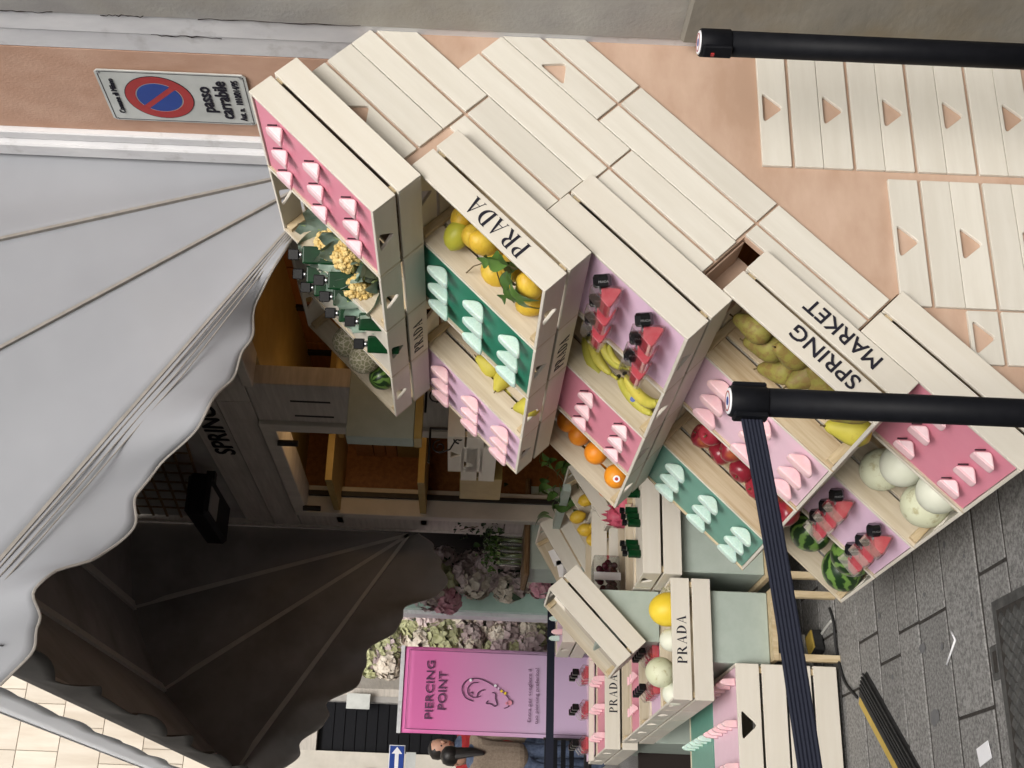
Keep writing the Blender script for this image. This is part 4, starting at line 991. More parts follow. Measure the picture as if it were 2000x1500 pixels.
def cable(name, m, pix, r, label, z=0.006, lift=None):
    pts = [onZ(x, y_, z) for x, y_ in pix]
    if lift: pts = [p+Vector((0, 0, l)) for p, l in zip(pts, lift)]
    # smooth
    out = []
    for i in range(len(pts)-1):
        p0, p1_, p2_, p3 = pts[max(i-1, 0)], pts[i], pts[i+1], pts[min(i+2, len(pts)-1)]
        for k in range(6):
            t = k/6; out.append(.5*((2*p1_)+(-p0+p2_)*t+(2*p0-5*p1_+4*p2_-p3)*t*t+(-p0+3*p1_-3*p2_+p3)*t**3))
    out.append(pts[-1]); o = MB().tube(out, r, 8).build(name, m, smooth=True); return tag(o, label, 'cable')
cable('cable', 'rubber', [(1620, 1188), (1628, 1215), (1632, 1260), (1640, 1300), (1652, 1335), (1674, 1362)], .006, 'black cable running from under the table to the cable ramp')
cable('cable', 'cable_white', [(1624, 1212), (1606, 1236), (1594, 1262), (1590, 1285), (1586, 1300)], .006, 'white cable arching under the table')
for i in range(3): cable('cable', 'cable_white', [(1566+i*7, 1240), (1568+i*8, 1265), (1576+i*8, 1285), (1582+i*9, 1305)], .005, f'coiled white cable on the ground, {["leftmost", "middle", "rightmost"][i]} loop under the table', lift=[.004+.01*i]*4)
yb = thing('socket_box', 'yellow and black socket box under the table', 'socket box', None, T(onZ(1606, 1258, 0)) @ RZ(.4))
MB().box(-.05, .05, -.04, .04, .004, .05).build('housing', 'rubber', yb, bevel=.006); MB().box(-.045, .045, -.035, .035, .05, .058).build('lid', 'yellow_rubber', yb, RX(.12), bevel=.003)
sp = [onZ(x, y_, .004) for x, y_ in ((1857, 1231), (1865.5, 1250), (1849, 1298))]
stw = MB().tube(sp, .0035, 8).build('drinking_straw', 'paper', smooth=True); tag(stw, 'bent white drinking straw lying on the paving', 'straw')
q = [onZ(x, y_, .004) for x, y_ in ((1930, 1446), (1908, 1463), (1915, 1498), (1938, 1480))]
rc = MB().add(q+[v+Vector((0, 0, .002)) for v in q], [(0, 1, 2, 3), (7, 6, 5, 4), (0, 4, 5, 1), (1, 5, 6, 2), (2, 6, 7, 3), (3, 7, 4, 0)]).build('receipt', 'paper'); tag(rc, 'small white printed slip lying on the paving by the iron cover', 'paper')
# cast iron cover with diamond recesses
gx0, gx1, gy0, gy1 = .12, .80, 2.86, 3.44
cvr = thing('iron_cover', 'cast iron access cover with diamond pattern and hinge notch in the paving', 'manhole', None, T(0, 0, 0))
MB().box(gx0-.03, gx1+.03, gy0-.03, gy1+.03, -.05, .0028).build('frame', 'cast_iron', cvr)
MB().box(gx0, gx1, gy0, gy1, -.04, .004).build('plate', 'joint', cvr)
b = MB(); st2 = .042
i = 0; yy = gy0+.02
while yy < gy1-.01:
    xx = gx0+.02+(st2/2 if i % 2 else 0)
    while xx < gx1-.01:
        b.add([(xx-.021, yy, .0045), (xx, yy-.021, .0045), (xx+.021, yy, .0045), (xx, yy+.021, .0045), (xx-.017, yy, .009), (xx, yy-.017, .009), (xx+.017, yy, .009), (xx, yy+.017, .009)], [(4, 5, 6, 7), (0, 1, 5, 4), (1, 2, 6, 5), (2, 3, 7, 6), (3, 0, 4, 7)]); xx += st2
    yy += st2/2+.003; i += 1
o = b.build('raised_pattern', 'cast_iron', cvr); o['kind'] = 'stuff'
for xx in (.30, .66):
    MB().box(xx-.05, xx+.05, gy1+.03, gy1+.08, -.03, .004).build('hinge', 'cast_iron', cvr, bevel=.004); MB().box(xx-.03, xx+.03, gy1+.035, gy1+.055, .004, .007).build('hinge_slot', 'joint', cvr)
# ------------------------------------------------------------------ display tables at the left, behind the tower
SM = {k: pillow('balm', rounded_tri(.05, .036, .2, 3), .022, .15, k) for k in ('mint', 'blush')}
SMF = {k: pillow('balm', [Vector((-.016, 0)), Vector((.016, 0)), Vector((.013, .05)), Vector((.004, .064)), Vector((-.004, .064)), Vector((-.013, .05))], .026, .12, k) for k in ('mint', 'blush')}
def plain_crate(label, x0, y0, z0, L=.5, W=.32, H=.165, group='wooden crates on the display tables', **kw): return make_crate(label, T(x0, y0, z0), L, W, H, group, **kw)
def flat_tray(x0, y0, z, L, W, m, label): return tag(MB().box(x0+.012, x0+L-.012, y0+.012, y0+W-.012, z-.014, z-.008).build('display_tray', m), label, 'tray', 'coloured product trays on the tables')
def small_perf():
    g_ = MB().prism([(-.03, 0), (.03, 0), (.036, .045), (.012, .062), (-.012, .062), (-.036, .045)], -.014, .014).mesh('flask'); bevel_mesh(g_, .004); g_.materials.append(MATS['glass'])
    j_ = MB().prism([(-.025, .005), (.025, .005), (.028, .034), (-.028, .034)], -.010, .010).mesh('juice'); j_.materials.append(MATS['juice'])
    c_ = MB().box(-.014, .014, -.012, .012, .064, .094).mesh('cap'); bevel_mesh(c_, .003); c_.materials.append(MATS['black_gloss']); return g_, j_, c_
SP = small_perf()
def sperf(x, y_, z, label, group, a=0, s=1):
    t = thing('perfume_bottle', label, 'perfume', group, T(x, y_, z) @ RZ(a) @ SC(s))
    for me, nm_ in zip(SP, ('flask', 'juice', 'cap')): child(nm_, me, t, Matrix())
ZP = .685                                        # rim height of the front table row
ORD = ['left', 'middle', 'right']
ORD4 = ['nearest', 'second', 'third', 'farthest']
# front row of five crates ------------------------------------------------
X0 = .735; YF = 4.95; CWB = .3165
desc = ['melons behind the lettered front board', 'the lilac perfume tray', 'nothing but its pine floor', 'the pink compact tray', 'the last open place']
for k in range(5):
    t = plain_crate(f'pale wood crate on the left table holding {desc[k]}', X0, YF+k*CWB, ZP-.165, .5, CWB-.001)
    if k == 0: child('lettering', WT2, t, T(.145, -.0003, .105) @ SC(1.0, 1, .88))
flat_tray(X0, YF+CWB, ZP, .5, CWB, 'lilac', 'lilac perfume tray on the left table behind the melons')
for i in range(3):
    for j in range(4): sperf(X0+.10+i*.155, YF+CWB+.05+j*.065, ZP-.008, f'small perfume, {ORD[i]} file, {ORD4[j]}, on the left table lilac tray', 'small perfumes on the left table', .2)
flat_tray(X0, YF+3*CWB, ZP, .5, CWB, 'pink', 'hot pink compact tray on the left table')
for i in range(3):
    for j in range(3):
        o = mesh_obj('compact', SM['blush'], 'shell', None, T(X0+.10+i*.155, YF+3*CWB+.07+j*.08, ZP-.010)); tag(o, f'pale pink compact on the left table pink tray, {ORD[i]} file, {ORD4[j]} one', 'compact', 'compacts on the left table')
MY = blob('melon', sph(.085, 16, 1.15), 28, .01, 90, 'melon_yellow'); MG = blob('melon', sph(.068, 16, 1.0), 28, .006, 91, 'honeydew')
def at_plane(x, y_, z): return onZ(x, y_, z)
def put(kind, me, px, py, Y, label, group, s=1, rot=None): return fruit(kind, me, onY(px, py, Y), rot or rand_rot(px, .8), label, group, s)
put('melon', MG, 1290, 1313, 5.06, 'round pale green melon on the front crate of the left table', 'melons on the left table', .92)
put('melon', MY, 1305, 1190, 5.10, 'bright yellow melon behind the lettered crate of the left table', 'melons on the left table', .85)
put('melon', HDP, 1318, 1355, 5.08, 'white melon low in the near corner of the left table crate', 'melons on the left table', .8)
put('melon', CAN, 1312, 1160, 5.12, 'netted melon next to the yellow one', 'melons on the left table', .75)
put('melon', HDP, 1312, 1250, 5.10, 'pale melon with dark tag between yellow and green melons', 'melons on the left table', .8)
# plinth and legs below
def plinth(label, x0, x1, y0, y1, z0, z1): o = MB().box(x0, x1, y0, y1, z0, z1).build('plinth', 'plinth', bevel=.003); return tag(o, label, 'plinth', 'grey green plinths carrying crates')
plinth('grey green plinth box under the lettered left table crate', .895, 1.195, 4.985, 6.5, .275, ZP-.167)
def table(label, x0, x1, y0, y1, z, leg=.028):
    t = thing('trestle_table', label, 'table', 'low trestle tables', T(0, 0, 0)); MB().box(x0, x1, y0, y1, z-.02, z).build('table_top', 'wood_post', t)
    for x in (x0+.016, x1-.016):
        for y_ in (y0+.02, y1-.02): MB().box(x-leg/2, x+leg/2, y_-leg/2, y_+leg/2, 0, z-.021).build('leg', 'wood_post', t)
table('low wooden trestle under the left table plinth', .905, 1.20, 4.93, 6.5, .273)
table('low wooden trestle under the middle plinth', 1.255, 1.70, 4.95, 6.5, .273)
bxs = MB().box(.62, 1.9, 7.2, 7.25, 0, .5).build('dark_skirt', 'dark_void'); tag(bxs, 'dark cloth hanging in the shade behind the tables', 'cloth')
# middle row, higher -------------------------------------------------------
ZM = .80; XM = 1.25
dm = ['small green bottles', 'pine shavings', 'a dragon fruit']
for k in range(3): plain_crate(f'pale wood crate on the middle plinth holding {dm[k]}', XM, 4.95+k*.27, ZM-.165, .5, .269)
plinth('tall grey green plinth under the middle row of crates', 1.275, 1.72, 5.0, 6.4, .275, ZM-.167)
flat_tray(XM, 4.95, ZM, .5, .27, 'wood_pale', 'pale tray of small green bottles on the middle crates')
sb = MB().box(-.015, .015, -.012, .012, 0, .055).mesh('glass_body'); bevel_mesh(sb, .003); sb.materials.append(MATS['green_glass'])
sc_ = MB().box(-.010, .010, -.010, .010, .060, .080).mesh('cap'); bevel_mesh(sc_, .001); sc_.materials.append(MATS['black_gloss'])
sn_ = MB().lathe([(.008, .054), (.008, .061)], 10).mesh('collar', True); sn_.materials.append(MATS['steel'])
for i, (x, y_) in enumerate(((1250, 1082), (1245, 1072), (1240, 1062), (1250, 1022), (1245, 1010), (1240, 998), (1250, 965), (1245, 955))):
    p = onY(x, y_, 5.06+.04*(i % 3)); t = thing('small_bottle', f'{["first", "second", "third", "fourth", "fifth", "sixth", "seventh", "eighth"][i]} small green bottle from the left on the middle crates', 'bottle', 'small green bottles on the middle crates', T(p.x, p.y, ZM-.009) @ RZ(.3))
    for me, nm_ in ((sb, 'glass_body'), (sc_, 'cap'), (sn_, 'collar')): child(nm_, me, t, Matrix())
# dragon fruit
def dragon():
    b = MB(); b.lathe(sph(.055, 12, 1.3), 18); r = random.Random(1)
    for i in range(34):
        a = r.uniform(0, 6.28); t = r.uniform(.15, .95); z = -.07+.14*t; rr_ = .055*math.sqrt(max(.05, 1-(z/.0715)**2))
        M = T(rr_*cos(a)*.95, rr_*sin(a)*.95, z) @ RZ(a) @ RY(-.35)
        b.add([(0, -.011, 0), (0, .011, 0), (.012, .006, .018), (.020, 0, .034), (.012, -.006, .018)], [(0, 1, 2, 3, 4), (4, 3, 2, 1, 0)], M)
    me = b.mesh('dragon_fruit'); me.materials.append(MATS['dragon']); return me
DR = dragon()
fruit('dragon_fruit', DR, onY(1222, 985, 5.55), RX(1.2) @ RZ(1), 'pink dragon fruit between middle crates and oranges', 'dragon fruits', 1.1)
fruit('dragon_fruit', DR, onY(1212, 1010, 5.62), RX(.4) @ RZ(2), 'second dragon fruit nearer the grapes', 'dragon fruits', 1.0)
# two crates with upright front boards further back, grapes on top
for i, (x0, lb) in enumerate(((1.335, 'pale crate behind the middle row, left of the pair under the grapes'), (1.74, 'pale crate behind the middle row, right of the pair'))):
    plain_crate(lb, x0 if i == 0 else 1.79, 5.85, .755, .45, .3, .165)
plinth('grey green plinth under the crates carrying the grapes', 1.36, 2.19, 5.9, 6.5, .0, .753)
gr = thing('grape_box', 'clear plastic box of dark red grapes with white label band', 'grapes', None, T(onY(1182, 1136, 5.70)) @ RZ(.2))
b = MB(); r = random.Random(4)
for i in range(46): b.lathe(sph(.017, 6), 10, T(r.uniform(-.085, .085), r.uniform(-.05, .05), r.uniform(-.045, .035)))
me = b.mesh('grapes', True); o = mesh_obj('grapes', me, 'grape', gr); o['kind'] = 'stuff'
gb_ = MB().box(-.11, .11, -.07, .07, -.065, .06).mesh('clamshell'); bevel_mesh(gb_, .012, 2); mesh_obj('clamshell', gb_, 'glass_thin', gr)
MB().box(-.025, .015, -.0745, -.0715, -.066, .062).build('label_band', 'paper', gr)
for i, (x, y_) in enumerate(((1165, 1090), (1172, 1096), (1178, 1088))):
    p = onY(x, y_, 6.15); t = thing('small_bottle', f'red bottle with black and silver cap above the grapes, {ORD[i]} one', 'bottle', 'red bottles above the grapes', T(p) @ RZ(.3))
    child('glass_body', CACHE.setdefault('rb', (lambda m_: (bevel_mesh(m_, .003), m_.materials.append(MATS['juice']), m_)[2])(MB().box(-.015, .015, -.012, .012, -.06, -.005).mesh('glass_body'))), t, Matrix()); child('cap', sc_, t, T(0, 0, -.06)); child('collar', sn_, t, T(0, 0, -.06))
# crate with mirror, tilted like the tower -------------------------------
YG = 5.2; a_ = onY(1072, 1149, YG); b_ = onY(1208, 1302, YG)
d1 = (b_-a_); d1.y = 0; LG = d1.length; d1.normalize(); d3 = Vector((-d1.z, 0, d1.x))
if d3.z > 0: d3 = -d3
mc = make_crate('tilted pale crate holding a mirror above the left table', frame(b_+d3*.165, -d1, D2, -d3), LG, .34, .165, 'wooden crates on the display tables')
mi = MB().box(.012, LG-.012, .012, .328, .110, .114).build('mirror', 'mirror', None, frame(b_+d3*.165, -d1, D2, -d3) @ T(0, .17, .12) @ RX(.14) @ T(0, -.17, -.12)); tag(mi, 'mirror lying in the tilted crate reflecting buildings and sky', 'mirror')
pst = MB().box(-.02, .02, -.02, .02, 0, 1).mesh('support')
o = MB().box(1.02, 1.24, 5.24, 5.5, .69, .95).build('plinth', 'plinth'); tag(o, 'small grey green block carrying the tilted mirror crate', 'plinth', 'grey green plinths carrying crates')
# crate with notes ---------------------------------------------------------
YN = 6.6; a_ = onY(1063, 1020, YN); a2_ = onY(1105, 996, YN); b2_ = onY(1165, 1100, YN)
d1 = (b2_-a2_); d1.y = 0; LN = max(d1.length, .45); d1.normalize(); d3 = Vector((-d1.z, 0, d1.x))
if d3.z > 0: d3 = -d3
Mn = frame(a2_+d1*.52-d3*.0, -d1, D2, -d3)
make_crate('tilted crate with white paper notes stuck inside, behind the mirror crate', Mn, .52, .42, .17, 'wooden crates on the display tables')
for i, (x, y_, a) in enumerate(((.38, .402, .1), (.20, .402, -.15), (.30, .402, .3), (.08, .402, .05))):
    o = MB().box(-.05, .05, -.002, .0, -.03, .045).build('paper_note', 'paper', None, Mn @ T(x, y_, .09+.012*(i % 2)) @ RY(a)); tag(o, f'white handwritten note inside the tilted crate, {["uppermost", "third", "second", "lowest"][i]} of four', 'note', 'notes in the tilted crate')
plinth('grey green block under the note crate', 1.75, 2.15, 6.65, 7.0, .0, .86)
# lemon crates, tilted the same way ----------------------------------------
YL = 5.75; a_ = onY(1138, 956, YL); b_ = onY(1184, 1028, YL); d1 = (b_-a_); d1.y = 0; d1.normalize(); d3 = Vector((-d1.z, 0, d1.x))
if d3.z > 0: d3 = -d3
ML = frame(b_+d3*.15, -d1, D2, -d3)
make_crate('tilted crate of lemons, nearer one, below the oranges', ML, .36, .30, .15, 'wooden crates on the display tables')
make_crate('tilted crate of lemons, farther one, below the oranges', ML @ T(0, .302, 0), .36, .30, .15, 'wooden crates on the display tables')
for i, (x, y_, Y) in enumerate(((1128, 1010, 6.0), (1144, 1035, 6.0), (1145, 977, 5.95), (1118, 934, 6.2), (1168, 1028, 5.9), (1160, 1055, 6.0), (1176, 1040, 5.95), (1150, 1000, 6.15))):
    put('lemon', LEMON[i % 3], x, y_, Y, f'lemon in the tilted crates below the oranges, {["first", "second", "third", "fourth", "fifth", "sixth", "seventh", "eighth"][i]} one', 'lemons below the oranges', 1.0)
lt = thing('lemon_branch', 'leafy lemon branch hanging beside the tilted lemon crates', 'branch', None, T(onY(1100, 950, 6.2))); o0 = lt.location.copy()
rb = random.Random(12); bp = [onY(x, y_, 6.15)-o0 for x, y_ in ((1060, 905), (1080, 915), (1095, 930), (1108, 955), (1100, 975), (1090, 985))]
MB().tube(bp, .004, 6).build('stem', 'twig', lt)
for i in range(34):
    p = bp[rb.randrange(len(bp))]+Vector((rb.uniform(-.09, .09), rb.uniform(-.08, .05), rb.uniform(-.07, .07))); child('leaf', LEAF[i % 3], lt, T(p) @ RZ(rb.uniform(0, 6.3)) @ RX(rb.uniform(-1.4, 1.4)) @ SC(rb.uniform(1.1, 2.0)))
# second lettered row at the far left ---------------------------------------
X2, Y2, Z2 = .71, 6.62, .765
dd = ['the pink tray behind the second lettered board', 'the lilac perfume tray at the far left']
for k in range(2):
    t = plain_crate(f'far left row crate holding {dd[k]}', X2, Y2+k*.42, Z2-.175, .62, .419, .175)
    if k == 0: child('lettering', WT2, t, T(.19, -.0003, .108) @ SC(1.02, 1, .95))
flat_tray(X2, Y2, Z2, .62, .42, 'pink', 'hot pink tray behind the second lettered board'); flat_tray(X2, Y2+.42, Z2+.02, .62, .42, 'lilac', 'lilac perfume tray at the far left in front of the banner')
for i in range(4):
    for j in range(3):
        o = mesh_obj('compact', SMF['blush'], 'shell', None, T(X2+.08+i*.15, Y2+.08+j*.11, Z2-.008)); tag(o, f'pale pink stick on the far left pink tray, {ORD4[i]} file, {ORD[j]} one', 'compact', 'pink sticks at the far left')
for i in range(3):
    for j in range(3): sperf(X2+.08+i*.2, Y2+.50+j*.11, Z2+.012, f'pink perfume on the far left lilac tray, {ORD[i]} file, {ORD4[j]} one', 'perfumes at the far left', .1, 1.25)
rr_ = MB().box(X2-.02, X2+.62, Y2+.425, Y2+.45, Z2+.012, Z2+.04).build('front_rail', 'wood_pale'); tag(rr_, 'pale round edged rail before the far left perfumes', 'rail')
plinth('grey green plinth under the far left row', .76, 1.3, 6.7, 7.4, .0, Z2-.177)
for i, (x, y_) in enumerate(((1.34, 7.0),)): plain_crate('pale crate with pink trays behind the mirror crate', x, y_, .80, .5, .5, .165)
flat_tray(1.34, 7.0, .965, .5, .5, 'lilac', 'lilac tray of mint and pink sticks behind the mirror crate')
for i in range(3):
    for j in range(2):
        o = mesh_obj('lip_balm', SMF['mint' if j else 'blush'], 'mint' if j else 'blush', None, T(1.42+i*.12, 7.12+j*.2, .957)); tag(o, f'{"mint" if j else "pink"} lip balm stick behind the mirror crate, {ORD[i]} one', 'lip balm', 'lip balm sticks behind the mirror crate')
plinth('grey green plinth behind the mirror crate', 1.36, 1.8, 7.02, 7.48, 0, .798)
# low box at the near left with green and pink trays --------------------------
YB = 4.92; XB0, XB1 = .40, .885
hb = .0935
lb_ = make_crate('large pale crate at the lower left with triangular handle, upper of two', T(XB0, YB, .235), XB1-XB0, 1.04, .20, 'large crates at the lower left', tri_front=True, floor=False)
make_crate('large pale crate at the lower left standing on the paving', T(XB0, YB, .025), XB1-XB0, 1.04, .20, 'large crates at the lower left', tri_front=False, floor=False)
flat_tray(XB0, YB, .437, XB1-XB0, .52, 'rose', 'rose tray with rows of pink sticks at the lower left'); flat_tray(XB0, YB+.51, .439, XB1-XB0, .53, 'jade', 'jade tray with rows of mint sticks at the lower left')
for c in range(2):
    for i in range(3):
        for j in range(5):
            m_ = 'blush' if c == 0 else 'mint'; px, py = XB0+.085+i*.165, YB+.05+c*.515+j*.095
            o = mesh_obj('lip_balm', SMF[m_], m_, None, T(px, py, .430) @ SC(.95)); tag(o, f'{"pink" if c == 0 else "mint"} balm stick, {ORD[i]} row, {["nearest", "second", "third", "fourth", "farthest"][j]} of five, at the lower left', 'lip balm', f'{"pink" if c == 0 else "mint"} balm sticks at the lower left')
# ------------------------------------------------------------------ shop fittings seen through the openings
wb = thing('wall_box', 'grey green hanging box with tan edge behind the top crate row', 'box', None, T(0, 0, 0))
c0, c1 = onY(790, 765, 5.0), onY(790, 858, 5.0)
MB().box(c1.x+.002, 2.18, 5.0, 5.10, 1.80, 2.10).build('carcass', 'plinth', wb, bevel=.003); MB().box(c1.x, 2.18, 4.985, 5.10, 1.765, 1.798).build('edge_board', 'int_yellow', wb)
bk = thing('iron_bracket', 'black wrought iron scroll bracket below the grey green box', 'bracket', None, T(2.14, 5.05, 1.76))
def scroll(cx, cz, r, turns, s, n=26): return [(cx+s*r*(1-i/n*.75)*cos(i/n*turns*2*pi), 0, cz+r*(1-i/n*.75)*sin(i/n*turns*2*pi)) for i in range(n+1)]
for dx in (0, -.22):
    t = bk if dx == 0 else thing('iron_bracket', 'second black wrought iron scroll bracket, left of the first', 'bracket', None, T(1.97, 5.25, 1.74))
    MB().tube([(0, 0, 0), (0, 0, -.20)], .006, 6).build('bar', 'black_iron', t); MB().tube([(.0, 0, -.004), (-.17, 0, -.004)], .006, 6).build('bar', 'black_iron', t)
    MB().tube(scroll(-.09, -.05, .035, 1.3, 1), .004, 6).build('scroll', 'black_iron', t); MB().tube(scroll(-.04, -.14, .03, 1.3, -1), .004, 6).build('scroll', 'black_iron', t)
    MB().tube([(-.12, 0, -.05), (-.10, 0, -.10), (-.06, 0, -.12), (-.02, 0, -.16)], .004, 6).build('scroll', 'black_iron', t)
for (px, py, Y, lb) in ((672, 950, 6.6, 'upper'), (832, 955, 6.3, 'lower')):
    p = onX(px, py, WX+.25); o = MB().box(p.x-.25, p.x+.45, p.y-.9, p.y-.0, p.z-.02, p.z+.02).build('yellow_shelf', 'int_yellow'); tag(o, f'yellow lit shelf inside the left shop opening, {lb} one', 'shelf', 'yellow shelves in the shop')
XI = WX+.42; ya, yb_ = onX(740, 838, XI).y, onX(740, 922, XI).y
sc2 = thing('crate', 'lettered crate in warm light inside the left shop opening', 'crate', 'crates inside the shop', T(XI, yb_, 0))
for i, (xa, xb) in enumerate(((694, 726), (729, 750), (753, 772))):
    za, zb = onX(xa, 870, XI).z, onX(xb, 870, XI).z
    o = MB().box(0, .012, -(yb_-ya)-.35, 0, zb, za).build('board', 'int_board', sc2, bevel=.002)
    if i == 0: mesh_obj('lettering', WT2, 'ink', sc2, T(-.001, -.02, zb+(za-zb)*.22) @ FACE_MX @ SC(.92, 1, 1.0))
za, zb = onX(775, 870, XI).z, onX(826, 870, XI).z
MB().box(0, .012, -(yb_-ya)-.35, 0, zb, za).build('plain_board', 'int_yellow', sc2, bevel=.002)
MB().box(-.05, .3, .001, .02, zb, onX(694, 870, XI).z+.01).build('side_board', 'wood_inner', sc2, bevel=.002)
# crates hanging on the wall below the second row
for i, (px, py) in enumerate(((905, 840), (930, 860))):
    p = onX(px, py, 2.05); t = plain_crate(f'grey shaded crate fixed on the wall under the lilac tray, {"upper" if i == 0 else "lower"} one', 1.92, p.y-.25, p.z-.10, .27, .5, .17)
yb2 = onX(935, 930, 2.05); o = MB().box(1.95, 2.19, yb2.y-.25, yb2.y+.10, yb2.z-.12, yb2.z+.10).build('yellow_box', 'int_yellow', bevel=.004); tag(o, 'open yellow box on the wall beside the trailing plant', 'box')
o = MB().box(1.9, 1.94, 5.9, 6.6, 1.02, 1.06).build('steel_strip', 'plinth'); tag(o, 'pale grey batten hanging below the lilac tray', 'batten')
# wooden plank table with pot and vases, back right
WT0, WT1 = onY(1025, 980, 7.6), onY(1022, 1130, 7.6)
tb = thing('plank_table', 'rough brown plank top on grey green plinth with vases', 'table', None, T(0, 0, 0)); zt = WT0.z
MB().box(WT1.x, 2.5, 7.5, 7.95, zt-.035, zt).build('plank', 'bark', tb, bevel=.01); MB().box(WT1.x+.05, 2.45, 7.53, 7.9, 0, zt-.037).build('plinth_box', 'plinth', tb)
pp = onY(1010, 1004, 7.65); pot = thing('plant_pot', 'dark red pot with trailing dark green plant on the plank table', 'pot plant', None, T(pp.x, 7.65, zt))
MB().lathe([(.045, .002), (.06, .10), (.064, .10), (.064, .115), (.055, .115), (.05, .09)], 20).build('pot', 'terracotta', pot, smooth=True)
rl = random.Random(8)
def foliage(parent, n, cen, spread, m, s0, s1, name='leaf'):
    ms = [leaf_mesh(.05, .028, .01, m), leaf_mesh(.045, .034, .015, m)]
    for i in range(n):
        p = Vector((rl.gauss(0, 1)*spread[0], rl.gauss(0, 1)*spread[1], rl.gauss(0, 1)*spread[2]))+Vector(cen)
        child(name, ms[i % 2], parent, T(p) @ RZ(rl.uniform(0, 6.3)) @ RX(rl.uniform(-1.3, 1.0)) @ SC(rl.uniform(s0, s1)))
foliage(pot, 110, (0, 0, .24), (.09, .07, .09), 'leaf_dark', .6, 1.1)
for i in range(5):
    a = rl.uniform(0, 6.3); pts = [Vector((0, 0, .1)), Vector((.07*cos(a), .07*sin(a), .25)), Vector((.12*cos(a), .12*sin(a), .36+.08*rl.random()))]; MB().tube(pts, .003, 5).build('stem', 'twig', pot)
    for p in pts[1:]: foliage(pot, 6, p, (.025, .025, .03), 'leaf_dark', .5, .8)
for i, py in enumerate((1055, 1070, 1085, 1098)):
    p = onY(1005, py, 7.7+.05*(i % 2)); v = thing('glass_vase', f'clear glass vase with pale stems on the plank table, {["rightmost", "second from right", "third from right", "leftmost"][i]}', 'vase', 'glass vases on the plank table', T(p.x, p.y, zt))
    MB().lathe([(.026, .001), (.028, .004), (.028, .15), (.025, .15), (.025, .008), (.002, .006)], 20).build('glass', 'glass_thin', v, smooth=True)
    for j in range(4): MB().tube([(rl.uniform(-.015, .015), rl.uniform(-.015, .015), .008), (rl.uniform(-.02, .02), rl.uniform(-.02, .02), .17)], .004, 5).build('stem', 'leaf_rib', v)
    foliage(v, 34, (0, 0, .22), (.04, .04, .035), 'leaf', .5, .9)
# doorway beyond the corner, framed with dried hydrangeas -----------------------
ent = thing('flower_doorway', 'dark doorway with mint green and white frame beyond the shop corner', 'doorway')
MB().box(2.6, 2.7, 7.81, 14.9, 0, 4.2).build('back_wall', 'dark_void', ent); MB().box(2.2, 2.62, 7.802, 7.86, 0, 6).build('corner_return', 'travertine', ent)
q0, q1 = onY(960, 1158, 9.6), onY(960, 1190, 9.6)
MB().box(q1.x, q0.x, 9.6, 9.75, 0, 2.15).build('mint_post', 'mint_wall', ent, bevel=.004)
q2 = onY(960, 1205, 9.8); MB().box(q2.x, q1.x+.1, 9.8, 9.95, 0, 2.35).build('white_post', 'white_paint', ent, bevel=.004)
MB().box(q1.x-.02, q0.x+.02, 9.58, 9.6, .3, 2.1).build('mint_trim', 'mint_wall', ent)
MB().box(q0.x+.001, 2.7, 9.7, 9.72, 0, 2.2).build('door_leaf', 'dark_void', ent)
MB().box(2.2, 2.9, 12.6, 14.95, 0, 5).build('side_wall', 'travertine', ent)
def hyd_mesh(m, seed):
    r = random.Random(seed); b = MB()
    for i in range(120):
        v = Vector((r.gauss(0, 1), r.gauss(0, 1), r.gauss(0, 1))).normalized()*(.078*r.uniform(.82, 1.08)); q = v.normalized(); a = q.orthogonal().normalized(); c = q.cross(a); s = r.uniform(.018, .027); ph = r.uniform(0, 1.57)
        for k in range(4):
            g0 = ph+k*pi/2; e = a*cos(g0)+c*sin(g0); f = a*cos(g0+.8)+c*sin(g0+.8); h = a*cos(g0-.8)+c*sin(g0-.8)
            b.add([v, v+h*s*.75+q*.003, v+e*s+q*r.uniform(.0, .008), v+f*s*.75+q*.003], [(0, 1, 2, 3)])
    me = b.mesh('flower_head'); me.materials.append(MATS[m]); return me
HY = {m: [hyd_mesh(m, i) for i in range(2)] for m in ('petal_mauve', 'petal_cream', 'petal_lime', 'petal_pink')}
def garland(label, spots, Y, extra_leaves=0):
    pts = [onY(x, y_, Y) for x, y_, *_ in spots]; base = pts[0].copy()
    t = thing('hydrangea_garland', label, 'flowers', 'dried hydrangea garlands', T(base))
    for (x, y_, m, s), p in zip(spots, pts):
        child('flower_head', HY[m][rl.randrange(2)], t, T(p-base+Vector((0, rl.uniform(-.05, .05), 0))) @ rand_rot(x+y_) @ SC(s*1.6))
    for i in range(extra_leaves):
        p = pts[rl.randrange(len(pts))]-base; child('leaf', LEAFD, t, T(p+Vector((rl.uniform(-.1, .1), -.03, rl.uniform(-.1, .1)))) @ RZ(rl.uniform(0, 6.3)) @ RX(rl.uniform(-1, 1.4)) @ SC(rl.uniform(1.5, 2.4)))
    return t
LEAFD = leaf_mesh(.05, .03, .01, 'leaf_dark')
mv, cr_, li, pk = 'petal_mauve', 'petal_cream', 'petal_lime', 'petal_pink'
garland('hydrangea garland right of the mint post behind the glass vases', [(865, 1095, mv, .9), (850, 1120, li, 1.0), (872, 1135, li, .9), (845, 1150, cr_, 1.0), (870, 1165, pk, 1.0), (835, 1165, mv, .9), (905, 1125, mv, 1.1), (925, 1105, mv, 1.1), (945, 1125, mv, 1.0), (930, 1140, cr_, 1.0), (955, 1110, mv, .9), (985, 1105, mv, .9), (990, 1145, cr_, .9), (1010, 1140, mv, .8), (1035, 1130, cr_, .8), (1055, 1150, pk, .7)], 9.3, 26)
rg = random.Random(77); sp_ = []
